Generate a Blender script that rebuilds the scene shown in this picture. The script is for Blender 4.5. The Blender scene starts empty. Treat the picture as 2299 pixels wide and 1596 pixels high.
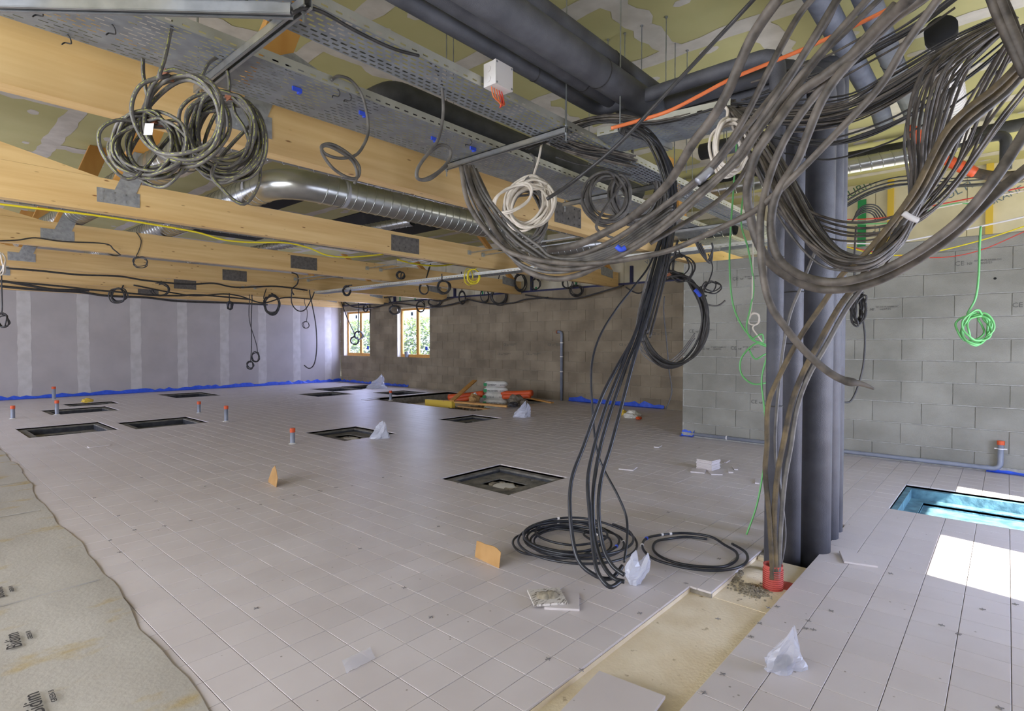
import bpy, bmesh, math, random
from mathutils import Vector, Matrix, Quaternion
sc = bpy.context.scene
R = random.Random(7)
# ---------------------------------------------------------------- camera
CX, CY, F, CH = 1149.5, 798.0, 1254.04, 1.45
yaw, pit, rol = math.radians(41.56646), math.radians(-1.25133), math.radians(0.08934)
fw = Vector((math.cos(pit)*math.cos(yaw), math.cos(pit)*math.sin(yaw), math.sin(pit)))
_r = fw.cross(Vector((0, 0, 1))).normalized(); _u = _r.cross(fw)
rt = _r*math.cos(rol) + _u*math.sin(rol); up = -_r*math.sin(rol) + _u*math.cos(rol)
cam = bpy.data.objects.new('camera', bpy.data.cameras.new('camera'))
sc.collection.objects.link(cam); sc.camera = cam
cam.data.sensor_width = 36; cam.data.lens = F/2299*36; cam.data.clip_start = .05; cam.data.clip_end = 300
M = Matrix((rt, up, -fw)).transposed().to_4x4(); M.translation = Vector((0, 0, CH)); cam.matrix_world = M
# ---------------------------------------------------------------- world, sun, lights, exposure
w = bpy.data.worlds.new('sky'); sc.world = w; w.use_nodes = True
bg = w.node_tree.nodes['Background']; bg.inputs[0].default_value = (.72, .84, 1, 1); bg.inputs[1].default_value = 2.2
def lamp(name, kind, loc, energy, col, direction=None, size=None):
    l = bpy.data.lights.new(name, kind); l.energy = energy; l.color = col
    o = bpy.data.objects.new(name, l); sc.collection.objects.link(o); o.location = loc
    if direction: o.rotation_euler = Vector(direction).to_track_quat('-Z', 'Y').to_euler()
    if size: l.shape = 'RECTANGLE'; l.size, l.size_y = size
    return o
s = lamp('sun', 'SUN', (0, -20, 20), 24, (1, .95, .87), (.2, 1, -.84)); s.data.angle = .009
lamp('daylight_side', 'AREA', (4.9, -2.35, 1.15), 300, (.55, .65, 1), (0, 1, 0), (3.9, 2.1))
lamp('daylight_clerestory', 'AREA', (10.0, -2.35, 3.55), 38, (1, .93, .82), (0, 1, 0), (2.3, 1.0))
lamp('added_fill_back', 'AREA', (-3.35, 3.0, 1.7), 300, (.92, .93, 1), (1, .1, 0), (6.5, 2.3))  # unseen lamp behind the camera, added to even out the room light
lamp('added_fill_back_far', 'AREA', (-3.35, 13.0, 1.6), 330, (.72, .76, 1), (1, 0, 0), (8.5, 2.3))  # second added fill lamp, for the far half of the hall
lamp('daylight_window_corner', 'AREA', (11.95, 17.8, 1.8), 120, (.48, .54, 1), (-1, 0, -.15), (1.4, 1.5))
lamp('daylight_window_second', 'AREA', (11.95, 14.5, 1.8), 70, (.55, .62, 1), (-1, 0, -.15), (1.4, 1.5))
vs = sc.view_settings; sc.display_settings.display_device = 'sRGB'
vs.view_transform = 'Standard'; vs.look = 'None'; vs.gamma = 1; vs.use_curve_mapping = False; vs.exposure = .27
sc.cycles.max_bounces = 7; sc.cycles.diffuse_bounces = 4; sc.cycles.glossy_bounces = 3
sc.cycles.transmission_bounces = 4; sc.cycles.transparent_max_bounces = 10
sc.cycles.caustics_reflective = False; sc.cycles.caustics_refractive = False; sc.cycles.sample_clamp_indirect = 4
# ---------------------------------------------------------------- pixel to place in the room
def ray(px, py): return fw + rt*((px-CX)/F) - up*((py-CY)/F)
def at(px, py, ax, v):
    d = ray(px, py)
    if ax == 'd': return Vector((0, 0, CH)) + d*v
    i = 'xyz'.index(ax); o = (0, 0, CH)[i]
    return Vector((0, 0, CH)) + d*((v-o)/d[i])
# ---------------------------------------------------------------- materials
def srgb(c): return tuple(((x/255/12.92) if x/255 <= .04045 else ((x/255+.055)/1.055)**2.4) for x in c) + (1,)
def mat(name, c1, c2=None, rough=.7, metal=0, scale=(8, 8, 8), bump=0, bscale=None, detail=5, world=False, spec=None, alpha=None, trans=0, rnd=0, lo=.35, hi=.65):
    m = bpy.data.materials.new(name); m.use_nodes = True; nt = m.node_tree; N = nt.nodes; L = nt.links
    b = N['Principled BSDF']; b.inputs['Roughness'].default_value = rough; b.inputs['Metallic'].default_value = metal
    if spec is not None: b.inputs['Specular IOR Level'].default_value = spec
    if alpha is not None: b.inputs['Alpha'].default_value = alpha
    if trans: b.inputs['Transmission Weight'].default_value = trans
    c1 = srgb(c1); c2 = srgb(c2) if c2 else c1
    if world: src = N.new('ShaderNodeNewGeometry').outputs['Position']
    else: src = N.new('ShaderNodeTexCoord').outputs['Object']
    mp = N.new('ShaderNodeMapping'); mp.inputs['Scale'].default_value = scale if not isinstance(scale, (int, float)) else (scale,)*3
    L.new(src, mp.inputs[0])
    nz = N.new('ShaderNodeTexNoise'); nz.inputs['Scale'].default_value = 1; nz.inputs['Detail'].default_value = detail
    L.new(mp.outputs[0], nz.inputs['Vector'])
    cr = N.new('ShaderNodeValToRGB'); cr.color_ramp.elements[0].color = c1; cr.color_ramp.elements[1].color = c2
    cr.color_ramp.elements[0].position = lo; cr.color_ramp.elements[1].position = hi
    L.new(nz.outputs['Fac'], cr.inputs[0]); out = cr.outputs[0]
    if rnd:
        oi = N.new('ShaderNodeObjectInfo'); hs = N.new('ShaderNodeHueSaturation')
        mr = N.new('ShaderNodeMapRange'); mr.inputs[3].default_value = 1-rnd; mr.inputs[4].default_value = 1+rnd
        L.new(oi.outputs['Random'], mr.inputs[0]); L.new(mr.outputs[0], hs.inputs['Value']); L.new(out, hs.inputs['Color']); out = hs.outputs[0]
    L.new(out, b.inputs['Base Color'])
    if bump:
        n2 = N.new('ShaderNodeTexNoise'); n2.inputs['Scale'].default_value = bscale or 60; n2.inputs['Detail'].default_value = 4
        L.new(src, n2.inputs['Vector'])
        bp = N.new('ShaderNodeBump'); bp.inputs['Strength'].default_value = bump; bp.inputs['Distance'].default_value = .01
        L.new(n2.outputs['Fac'], bp.inputs['Height']); L.new(bp.outputs[0], b.inputs['Normal'])
    m['out'] = out.node.name; return m
def nodes_of(m): return m.node_tree.nodes, m.node_tree.links, m.node_tree.nodes['Principled BSDF']
def overlay(m, fac_socket_fn, col):
    """mix a second colour over the base with a mask built by fac_socket_fn(N, L)"""
    N, L, b = nodes_of(m); mx = N.new('ShaderNodeMix'); mx.data_type = 'RGBA'
    src = b.inputs['Base Color'].links[0].from_socket
    L.new(fac_socket_fn(N, L), mx.inputs[0]); L.new(src, mx.inputs[6]); mx.inputs[7].default_value = srgb(col)
    L.new(mx.outputs[2], b.inputs['Base Color'])
def spots(scale, lo, hi, stretch=(1, 1, 1), world=True, dist=0):
    def fn(N, L):
        src = N.new('ShaderNodeNewGeometry').outputs['Position'] if world else N.new('ShaderNodeTexCoord').outputs['Object']
        mp = N.new('ShaderNodeMapping'); mp.inputs['Scale'].default_value = stretch; L.new(src, mp.inputs[0])
        v = N.new('ShaderNodeTexVoronoi'); v.inputs['Scale'].default_value = scale; L.new(mp.outputs[0], v.inputs['Vector'])
        r = N.new('ShaderNodeMapRange'); r.inputs[1].default_value = lo; r.inputs[2].default_value = hi; r.inputs[3].default_value = 1; r.inputs[4].default_value = 0
        L.new(v.outputs['Distance'], r.inputs[0]); return r.outputs[0]
    return fn
def blotch(scale, lo, hi, stretch=(1, 1, 1)):
    def fn(N, L):
        src = N.new('ShaderNodeNewGeometry').outputs['Position']
        mp = N.new('ShaderNodeMapping'); mp.inputs['Scale'].default_value = stretch; L.new(src, mp.inputs[0])
        v = N.new('ShaderNodeTexNoise'); v.inputs['Scale'].default_value = scale; v.inputs['Detail'].default_value = 6; L.new(mp.outputs[0], v.inputs['Vector'])
        r = N.new('ShaderNodeMapRange'); r.inputs[1].default_value = lo; r.inputs[2].default_value = hi
        L.new(v.outputs['Fac'], r.inputs[0]); return r.outputs[0]
    return fn
m_tile = mat('tile', (202, 194, 193), (210, 203, 203), .42, scale=2, world=True, rnd=.03)
overlay(m_tile, spots(9, .03, .06), (140, 132, 124))
m_grout = mat('screed', (128, 122, 112), (150, 142, 130), .9, scale=30, world=True)
m_sand = mat('sand_screed', (222, 206, 176), (234, 221, 196), .95, scale=6, world=True, bump=.3, bscale=60)
overlay(m_sand, blotch(17, .66, .74), (172, 152, 118))
m_conc = mat('concrete', (120, 116, 108), (150, 146, 138), .9, scale=12, world=True, bump=.4, bscale=40)
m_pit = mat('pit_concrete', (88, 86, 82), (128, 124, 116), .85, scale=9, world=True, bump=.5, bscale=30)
m_pitdark = mat('dark_concrete', (34, 36, 42), (58, 60, 66), .6, scale=12, world=True, bump=.5, bscale=30)  # darker concrete tone for the pit side walls
m_pitblue = mat('blue_coated_concrete', (70, 108, 124), (108, 152, 166), .6, scale=10, world=True, bump=.4, bscale=30)
m_plaster = mat('white_plaster', (205, 202, 196), (225, 222, 216), .9, scale=8, world=True)
m_block = mat('concrete_block', (130, 128, 118), (153, 151, 141), .95, scale=(1.6, 1.6, 2.2), world=True, bump=.45, bscale=130, rnd=.05)
m_blockd = mat('aged_concrete_block', (128, 116, 98), (158, 145, 124), .95, scale=(1.4, 1.4, 1.8), world=True, bump=.45, bscale=100, rnd=.11)
m_mortar = mat('mortar', (150, 148, 140), (172, 170, 162), .95, scale=20, world=True, bump=.4, bscale=60)
m_mortard = mat('aged_mortar', (150, 138, 118), (168, 157, 138), .95, scale=20, world=True)
m_gyp = mat('grey_plasterboard', (172, 166, 164), (182, 176, 174), .85, scale=1.5, world=True)
m_comp = mat('joint_compound', (190, 186, 182), (204, 200, 197), .85, scale=5, world=True)
m_ccomp = mat('ceiling_compound', (188, 182, 170), (204, 198, 187), .85, scale=6, world=True)
m_green = mat('green_plasterboard', (178, 172, 118), (188, 182, 130), .8, scale=(1.2, 1.2, 1.2), world=True)
def woodmat(name, a, b, ax=(0.9, 16, 16)):
    m = mat(name, a, b, .55, scale=ax, world=True, detail=8, lo=.3, hi=.7)
    overlay(m, spots(1.0, .05, .11, (3.6, 5, 13)), (140, 96, 52)); return m
m_beam = woodmat('glulam', (214, 176, 118), (232, 200, 144))
m_board = woodmat('raw_board', (196, 140, 70), (214, 164, 92), (6, 6, 2))
m_frame = mat('window_wood', (196, 140, 64), (212, 158, 80), .5, scale=(20, 20, 2), world=True)
m_galv = mat('galvanised_steel', (150, 154, 158), (176, 180, 184), .38, .85, scale=14, world=True)
m_tray = mat('tray_steel', (130, 135, 142), (150, 155, 162), .5, .35, scale=10, world=True)
m_strut = mat('strut_steel', (168, 170, 172), (190, 192, 194), .35, .85, scale=10, world=True)
m_flange = mat('tray_side_steel', (186, 186, 176), (200, 200, 190), .4, .5, scale=8, world=True)
m_plate = mat('gusset_steel', (150, 152, 156), (172, 174, 178), .5, .5, scale=22, world=True)
m_dplate = mat('dark_splice_steel', (104, 100, 98), (124, 120, 117), .5, .5, scale=20, world=True)
m_duct = mat('duct_steel', (170, 172, 172), (190, 192, 192), .28, .95, scale=5, world=True)
m_tape = mat('duct_tape', (176, 178, 188), None, .4, .3)
m_foam = mat('black_pipe_foam', (50, 51, 54), (66, 67, 70), .62, scale=10, world=True, bump=.25, bscale=200)
m_foamg = mat('grey_pipe_foam', (84, 88, 98), (100, 104, 114), .6, scale=10, world=True, bump=.25, bscale=200)
m_foamb = mat('dusty_pipe_foam', (74, 75, 82), (92, 93, 100), .55, scale=6, world=True, bump=.3, bscale=220)
m_black = mat('black_cable', (44, 43, 44), (62, 60, 60), .5, scale=20, world=True)
m_dusty = mat('dusty_cable', (68, 63, 58), (112, 104, 96), .6, scale=(14, 14, 14), world=True)
m_grey = mat('dusty_grey_cable', (84, 81, 79), (116, 112, 107), .55, scale=14, world=True)
m_mud = mat('mud_caked_cable', (120, 104, 76), (70, 64, 56), .8, scale=9, world=True, bump=.5)
m_blk2 = mat('new_black_cable', (34, 36, 42), (46, 48, 56), .32, scale=20, world=True)
m_white = mat('white_cable', (214, 204, 190), (224, 216, 204), .5, scale=20, world=True)
m_whitep = mat('white_plastic', (222, 218, 216), None, .45)
m_lime = mat('green_cable', (112, 186, 112), None, .45)
m_yel = mat('yellow_cable', (222, 204, 40), None, .5)
m_red = mat('red_cable', (206, 66, 50), None, .5)
m_org = mat('orange_cable', (224, 112, 60), (236, 130, 78), .5, scale=9, world=True)
m_orange = mat('orange_plastic', (214, 88, 40), None, .5)
m_conduit = mat('red_conduit', (198, 92, 82), (180, 76, 68), .5, scale=5, world=True)
m_pvc = mat('grey_pvc', (128, 134, 148), (140, 146, 160), .4, scale=8, world=True)
m_blue = mat('blue_film', (42, 82, 200), (56, 98, 222), .45, scale=12, world=True)
m_bluetie = mat('blue_tie', (60, 90, 220), None, .45)
m_brown = mat('brown_tape', (150, 94, 66), None, .6)
m_navy = mat('dark_blue_tape', (44, 46, 84), None, .6)
m_gtape = mat('green_tape', (36, 140, 82), None, .6)
m_ytape = mat('yellow_timber', (222, 190, 74), None, .6)
m_panel = mat('membrane_panel', (206, 198, 174), (220, 212, 190), .6, scale=3, world=True)
m_stamp = mat('faded_ink', (92, 91, 86), None, .8)
m_ink = mat('black_ink', (52, 50, 50), None, .8)
m_bink = mat('blue_grey_ink', (110, 126, 140), None, .8)
m_gink = mat('green_ink', (80, 112, 84), None, .8)
m_card = mat('cardboard', (172, 132, 80), (184, 144, 92), .85, scale=8, world=True)
m_bag = mat('paper_sack', (208, 206, 196), (226, 224, 216), .7, scale=7, world=True)
m_cloth = mat('grey_brown_sacking', (104, 94, 80), (130, 119, 102), .95, scale=12, world=True, bump=.6)
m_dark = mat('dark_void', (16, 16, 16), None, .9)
m_geo = mat('geotextile', (166, 160, 150), (182, 177, 168), .95, scale=(2.5, .9, 2), world=True, bump=.25, bscale=40)
overlay(m_geo, blotch(2.2, .56, .68, (1, 1.6, 1)), (170, 150, 100))
m_leaf = mat('hedge_leaf', (52, 84, 34), (104, 122, 50), .6, scale=9, world=True)
m_ground = mat('outside_ground', (200, 198, 180), (186, 190, 150), .9, scale=1, world=True)
m_film = mat('clear_film', (225, 228, 245), None, .12, alpha=.34)
m_filmw = mat('milky_film', (215, 218, 232), None, .2, alpha=.62)
m_glass = mat('pane_glass', (235, 245, 245), None, .02, alpha=.12)
m_rubble = mat('rubble', (120, 112, 98), (170, 160, 140), .95, scale=30, world=True)
# ---------------------------------------------------------------- mesh helpers
class MB:
    def __init__(s): s.v = []; s.f = []
    def add(s, vs, fs):
        n = len(s.v); s.v += [tuple(p) for p in vs]; s.f += [tuple(i+n for i in f) for f in fs]; return s
    def box(s, x0, x1, y0, y1, z0, z1):
        return s.add([(x0, y0, z0), (x1, y0, z0), (x1, y1, z0), (x0, y1, z0), (x0, y0, z1), (x1, y0, z1), (x1, y1, z1), (x0, y1, z1)],
                     [(0, 3, 2, 1), (4, 5, 6, 7), (0, 1, 5, 4), (1, 2, 6, 5), (2, 3, 7, 6), (3, 0, 4, 7)])
    def obox(s, c, ex, ey, ez):
        """box at c with half-axis vectors"""
        c, ex, ey, ez = map(Vector, (c, ex, ey, ez))
        vs = [c+ex*a+ey*b+ez*d for d in (-1, 1) for a, b in ((-1, -1), (1, -1), (1, 1), (-1, 1))]
        return s.add(vs, [(0, 3, 2, 1), (4, 5, 6, 7), (0, 1, 5, 4), (1, 2, 6, 5), (2, 3, 7, 6), (3, 0, 4, 7)])
    def prism(s, poly, axis, a, b):
        """poly of 2D points in the plane across axis, extruded from a to b"""
        def mk(p, t):
            return {'x': (t, p[0], p[1]), 'y': (p[0], t, p[1]), 'z': (p[0], p[1], t)}[axis]
        n = len(poly); vs = [mk(p, a) for p in poly] + [mk(p, b) for p in poly]
        return s.add(vs, [tuple(range(n))[::-1], tuple(range(n, 2*n))] + [(i, (i+1) % n, n+(i+1) % n, n+i) for i in range(n)])
    def tube(s, pts, r, n=8, closed=False, cap=True):
        pts = [Vector(p) for p in pts]; m = len(pts)
        rs = r if isinstance(r, (list, tuple)) else [r]*m
        T = []
        for i in range(m):
            a = pts[(i-1) % m] if (closed or i > 0) else pts[i]; b = pts[(i+1) % m] if (closed or i < m-1) else pts[i]
            t = b-a; T.append(t.normalized() if t.length > 1e-9 else Vector((0, 0, 1)))
        nrm = T[0].orthogonal().normalized(); base = len(s.v)
        for i in range(m):
            if i: 
                q = T[i-1].rotation_difference(T[i]); nrm = q @ nrm
            nrm = (nrm - T[i]*nrm.dot(T[i])).normalized(); bi = T[i].cross(nrm)
            for k in range(n):
                a = 2*math.pi*k/n; s.v.append(tuple(pts[i] + (nrm*math.cos(a)+bi*math.sin(a))*rs[i]))
        for i in range(m if closed else m-1):
            j = (i+1) % m
            for k in range(n):
                s.f.append((base+i*n+k, base+i*n+(k+1) % n, base+j*n+(k+1) % n, base+j*n+k))
        if cap and not closed:
            s.f.append(tuple(base+k for k in range(n))[::-1]); s.f.append(tuple(base+(m-1)*n+k for k in range(n)))
        return s
    def cyl(s, a, b, r, n=12): return s.tube([a, b], r, n)
    def lathe(s, prof, c, n=16):
        base = len(s.v)
        for r, z in prof:
            for k in range(n): a = 2*math.pi*k/n; s.v.append((c[0]+r*math.cos(a), c[1]+r*math.sin(a), c[2]+z))
        for i in range(len(prof)-1):
            for k in range(n): s.f.append((base+i*n+k, base+i*n+(k+1) % n, base+(i+1)*n+(k+1) % n, base+(i+1)*n+k))
        return s
    def build(s, name, m, parent=None, smooth=False, **kw):
        me = bpy.data.meshes.new(name); me.from_pydata(s.v, [], s.f); me.materials.append(m)
        if smooth: me.polygons.foreach_set('use_smooth', [True]*len(me.polygons))
        me.update(); return link(name, me, parent, **kw)
def link(name, me, parent=None, loc=None, rz=None, **kw):
    o = bpy.data.objects.new(name, me); sc.collection.objects.link(o)
    if parent: o.parent = parent
    if loc: o.location = loc
    if rz is not None: o.rotation_euler = (0, 0, rz)
    return tag(o, **kw)
def tag(o, label=None, cat=None, group=None, kind=None):
    if label: o['label'] = label
    if cat: o['category'] = cat
    if group: o['group'] = group
    if kind: o['kind'] = kind
    return o
def empty(name, label, cat, loc=(0, 0, 0), group=None):
    return link(name, None, loc=loc, label=label, cat=cat, group=group)
def recentre(o, base):
    """put the origin of an empty's thing at its base while parts keep world coordinates"""
    o.location = base
    for c in o.children: c.location = c.location - Vector(base)
    return o
def spline(pts, k=8, closed=False):
    pts = [Vector(p) for p in pts]; n = len(pts); out = []
    if n < 3 and not closed: return pts
    g = (lambda i: pts[i % n]) if closed else (lambda i: pts[min(max(i, 0), n-1)])
    for i in range(n if closed else n-1):
        p0, p1, p2, p3 = g(i-1), g(i), g(i+1), g(i+2)
        for j in range(k):
            t = j/k
            out.append(.5*((2*p1)+(p2-p0)*t+(2*p0-5*p1+4*p2-p3)*t*t+(3*p1-p0-3*p2+p3)*t**3))
    if not closed: out.append(pts[-1])
    return out
def pix(pts, ax='d', v=3):
    """pixel trace to room points; a third number overrides the plane value, a missing one is interpolated"""
    n = len(pts); known = {i: p[2] for i, p in enumerate(pts) if len(p) > 2}
    if not known: known = {0: v}
    ks = sorted(known); vals = []
    for i in range(n):
        if i <= ks[0]: vals.append(known[ks[0]])
        elif i >= ks[-1]: vals.append(known[ks[-1]])
        else:
            a = max(k for k in ks if k <= i); b = min(k for k in ks if k >= i)
            vals.append(known[a] if a == b else known[a]+(known[b]-known[a])*(i-a)/(b-a))
    return [at(p[0], p[1], ax, vv) for p, vv in zip(pts, vals)]
def cable(name, pts, r, m, label, cat='cable', group=None, ax='d', v=3, k=6, n=6, world=False, parent=None, jit=0, rr=R):
    P = pts if world else pix(pts, ax, v)
    if jit: P = [p+Vector((rr.gauss(0, jit), rr.gauss(0, jit), rr.gauss(0, jit))) for p in P]
    return MB().tube(spline(P, k), r, n).build(name, m, parent, True, label=label, cat=cat, group=group)
_tc = {}
def text(name, body, size, m, origin, xdir, ydir, parent=None, extrude=.0006):
    key = (body, size, m.name)
    if key not in _tc:
        cu = bpy.data.curves.new(name, 'FONT'); cu.body = body; cu.size = size; cu.extrude = extrude
        cu.resolution_u = 2; tmp = bpy.data.objects.new('tmp', cu)
        me = bpy.data.meshes.new_from_object(tmp); bpy.data.objects.remove(tmp)
        me.materials.clear(); me.materials.append(m); _tc[key] = me
    X = Vector(xdir).normalized(); Y = Vector(ydir).normalized(); Z = X.cross(Y)
    T = Matrix((X, Y, Z)).transposed().to_4x4(); T.translation = Vector(origin)
    o = link(name, _tc[key], parent); o.matrix_world = T
    if parent: o.matrix_parent_inverse = Matrix(); o.matrix_basis = parent.matrix_basis.inverted() @ T
    return o
# ================================================================ ROOM
XW, XR, YC, YF, YS, XB, ZC = 11.5, 8.37, 3.82, 18.85, -2.0, -3.0, 4.28
PX, PY, TX0, TY0 = .1914, .1989, 1.081, .561
def snapx(x): return TX0+round((x-TX0)/PX)*PX
def snapy(y): return TY0+round((y-TY0)/PY)*PY
HOLES = dict(front=(3.98, 4.91, 3.59, 4.6), mid=(4.6, 5.53, 7.3, 8.5), small=(7.0, 7.9, 7.35, 8.15), a=(1.49, 2.64, 11.2, 12.4), b=(2.84, 3.98, 10.95, 12.0),
    c=(2.27, 3.42, 14.25, 15.41), d=(2.78, 3.7, 15.84, 16.65), e=(5.13, 6.2, 16.2, 17.8), f=(7.7, 8.84, 13.8, 15.08), g=(8.9, 10.0, 15.1, 16.4), h=(10.1, 11.3, 15.35, 16.65),
    i=(9.55, 10.7, 12.75, 13.95), pit=(8.42, 11.3, 8.5, 12.4), blue=(5.9, 7.04, -.45, .75))
for k, (a, b, c, d) in HOLES.items(): HOLES[k] = (snapx(a), snapx(b), snapy(c), snapy(d))
TR = [(-3, snapx(3.22), .95, 1.40), (snapx(3.22), 4.02, .95, 1.27), (4.02, 4.93, .95, 1.2)]
rects = list(HOLES.values()) + TR
floor = MB()
gx = sorted({XB, XW} | {r[0] for r in rects} | {r[1] for r in rects}); gy = sorted({YS, YF} | {r[2] for r in rects} | {r[3] for r in rects})
for i in range(len(gx)-1):
    for j in range(len(gy)-1):
        a, b, c, d = gx[i], gx[i+1], gy[j], gy[j+1]; x, y = (a+b)/2, (c+d)/2
        if any(r[0] < x < r[1] and r[2] < y < r[3] for r in rects): continue
        floor.box(a, b, c, d, -.06, -.012)
floor = floor.build('floor', m_grout, kind='structure')
# tiles: each a slab with its own edges
def tile_mesh(w, d, ch=.0012):
    b = MB(); x, y = w/2, d/2
    b.add([(-x, -y, -.012), (x, -y, -.012), (x, y, -.012), (-x, y, -.012), (-x, -y, -ch), (x, -y, -ch), (x, y, -ch), (-x, y, -ch), (-x+ch, -y+ch, 0), (x-ch, -y+ch, 0), (x-ch, y-ch, 0), (-x+ch, y-ch, 0)],
          [(0, 1, 5, 4), (1, 2, 6, 5), (2, 3, 7, 6), (3, 0, 4, 7), (4, 5, 9, 8), (5, 6, 10, 9), (6, 7, 11, 10), (7, 4, 8, 11), (8, 9, 10, 11)])
    return b
G = .0015
tm = bpy.data.meshes.new('tile'); _t = tile_mesh(PX-2*G, PY-2*G); tm.from_pydata(_t.v, [], _t.f); tm.materials.append(m_tile)
cells = []
for i in range(-22, 56):
    for j in range(-13, 93):
        x, y = TX0+(i+.5)*PX, TY0+(j+.5)*PY
        if x < XB+.1 or y < YS+.1 or x > XW or y > YF: continue
        x0, x1, y0, y1 = x-PX/2, x+PX/2, y-PY/2, y+PY/2
        if any(r[0]-.02 < x < r[1]+.02 and r[2]-.02 < y < r[3]+.02 for r in HOLES.values()): continue
        for r in TR:
            if x0 < r[1]-.01 and x1 > r[0]+.01:
                if y0 < r[3] and y1 > r[3]: y0 = r[3]
                if y1 > r[2] and y0 < r[2]: y1 = r[2]
                if r[2]-.001 <= y0 and y1 <= r[3]+.001: y0 = y1
        if y1-y0 < .03: continue
        p = Vector((x, (y0+y1)/2, 0))-Vector((0, 0, CH)); dz = p.dot(fw)
        vis = dz > .3 and abs(p.dot(rt)/dz) < .93 and -.75 < p.dot(up)/dz
        cells.append((dz if vis else 99, x0, x1, y0, y1, vis))
cells.sort(); rest = MB()
for k, (dz, x0, x1, y0, y1, vis) in enumerate(cells):
    x, y = (x0+x1)/2, (y0+y1)/2; full = abs(y1-y0-PY) < .001; h = R.uniform(-.0006, .0006)
    if k < 300 and vis:
        if full: link('tile', tm, floor, (x, y, h))
        else:
            t = tile_mesh(PX-2*G, y1-y0-2*G).build('tile', m_tile, floor); t.location = (x, y, 0)
    else:
        t = tile_mesh(x1-x0-2*G, y1-y0-2*G); rest.add([(a+x, b+y, c+h) for a, b, c in t.v], t.f)
rest.build('laid_tiles', m_tile, floor, kind='stuff')
# trench bed
MB().box(-3, 3.25, .93, 1.42, -.14, -.036).build('trench_bed', m_sand, floor)
tb = MB().box(3.21, 3.98, .93, 1.3, -.14, -.034).box(3.95, 5.0, .93, 1.24, -.62, -.55)
tb.build('trench_bed', m_sand, floor)
MB().box(-3, 5.0, .90, .952, -.6, -.0125).box(3.97, 5.0, 1.198, 1.26, -.6, -.0125).box(-3, 3.23, 1.398, 1.45, -.14, -.0125).box(3.2, 4.03, 1.268, 1.4, -.14, -.0125).box(4.9, 5.0, .95, 1.2, -.6, -.0125).build('trench_side', m_sand, floor)
MB().box(3.96, 4.04, .95, 1.27, -.6, -.036).build('trench_side', m_sand, floor)
# floor pits
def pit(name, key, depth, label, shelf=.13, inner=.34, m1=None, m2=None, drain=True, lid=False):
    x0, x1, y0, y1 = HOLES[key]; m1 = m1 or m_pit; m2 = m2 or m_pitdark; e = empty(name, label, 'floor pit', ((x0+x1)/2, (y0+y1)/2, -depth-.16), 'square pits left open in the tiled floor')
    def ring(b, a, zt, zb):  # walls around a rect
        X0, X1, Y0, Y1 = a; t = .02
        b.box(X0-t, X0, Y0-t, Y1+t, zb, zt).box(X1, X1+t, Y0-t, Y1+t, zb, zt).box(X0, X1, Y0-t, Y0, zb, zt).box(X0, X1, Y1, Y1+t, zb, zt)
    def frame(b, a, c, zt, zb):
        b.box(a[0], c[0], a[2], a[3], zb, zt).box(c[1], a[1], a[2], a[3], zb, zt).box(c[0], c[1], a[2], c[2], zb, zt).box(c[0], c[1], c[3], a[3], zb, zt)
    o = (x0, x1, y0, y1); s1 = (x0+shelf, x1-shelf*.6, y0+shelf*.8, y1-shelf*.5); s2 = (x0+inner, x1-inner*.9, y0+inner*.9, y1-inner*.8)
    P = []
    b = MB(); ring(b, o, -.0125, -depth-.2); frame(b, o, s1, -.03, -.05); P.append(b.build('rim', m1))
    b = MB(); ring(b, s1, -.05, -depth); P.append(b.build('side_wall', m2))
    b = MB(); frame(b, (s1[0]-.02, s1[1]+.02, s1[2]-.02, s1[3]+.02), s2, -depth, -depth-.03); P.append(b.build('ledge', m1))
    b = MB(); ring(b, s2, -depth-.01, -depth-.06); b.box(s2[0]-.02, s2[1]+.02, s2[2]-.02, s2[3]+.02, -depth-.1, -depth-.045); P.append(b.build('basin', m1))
    if drain:
        c = ((s2[0]+s2[1])/2, (s2[2]+s2[3])/2, -depth-.045)
        P.append(MB().lathe([(0, .03), (.09, .032), (.115, .03), (.13, .012), (.15, 0)], c, 18).build('drain_cap', m_plaster, smooth=True))
        rub = MB()
        for _ in range(26):
            a = R.uniform(0, 6.28); q = R.uniform(.12, .2); s_ = R.uniform(.006, .022)
            rub.obox((c[0]+q*math.cos(a), c[1]+q*math.sin(a), c[2]+s_), (s_, s_*.3, 0), (-s_*.3, s_, 0), (0, 0, s_*.6))
        P.append(rub.build('mortar_crumbs', m_rubble, kind='stuff'))
    for p in P: p.parent = e
    return recentre(e, e.location.copy())
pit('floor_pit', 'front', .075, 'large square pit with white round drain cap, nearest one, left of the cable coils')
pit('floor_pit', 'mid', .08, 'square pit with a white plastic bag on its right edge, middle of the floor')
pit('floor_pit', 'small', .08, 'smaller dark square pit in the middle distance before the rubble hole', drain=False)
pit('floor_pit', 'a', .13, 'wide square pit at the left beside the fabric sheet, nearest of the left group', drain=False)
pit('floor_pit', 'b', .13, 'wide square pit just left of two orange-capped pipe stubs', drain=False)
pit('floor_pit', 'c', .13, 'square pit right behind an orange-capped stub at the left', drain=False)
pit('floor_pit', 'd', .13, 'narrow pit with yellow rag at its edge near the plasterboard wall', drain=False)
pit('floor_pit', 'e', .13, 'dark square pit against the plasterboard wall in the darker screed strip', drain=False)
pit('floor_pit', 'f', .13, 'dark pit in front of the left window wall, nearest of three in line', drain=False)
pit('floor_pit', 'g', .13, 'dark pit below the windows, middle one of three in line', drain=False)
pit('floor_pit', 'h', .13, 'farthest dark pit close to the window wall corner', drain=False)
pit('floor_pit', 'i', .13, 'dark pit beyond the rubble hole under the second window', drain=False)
pit('floor_pit', 'blue', .12, 'pale blue-coated pit with sun on its bottom at the right', .1, .2, m_pitblue, m_pitblue, drain=False)
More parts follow.
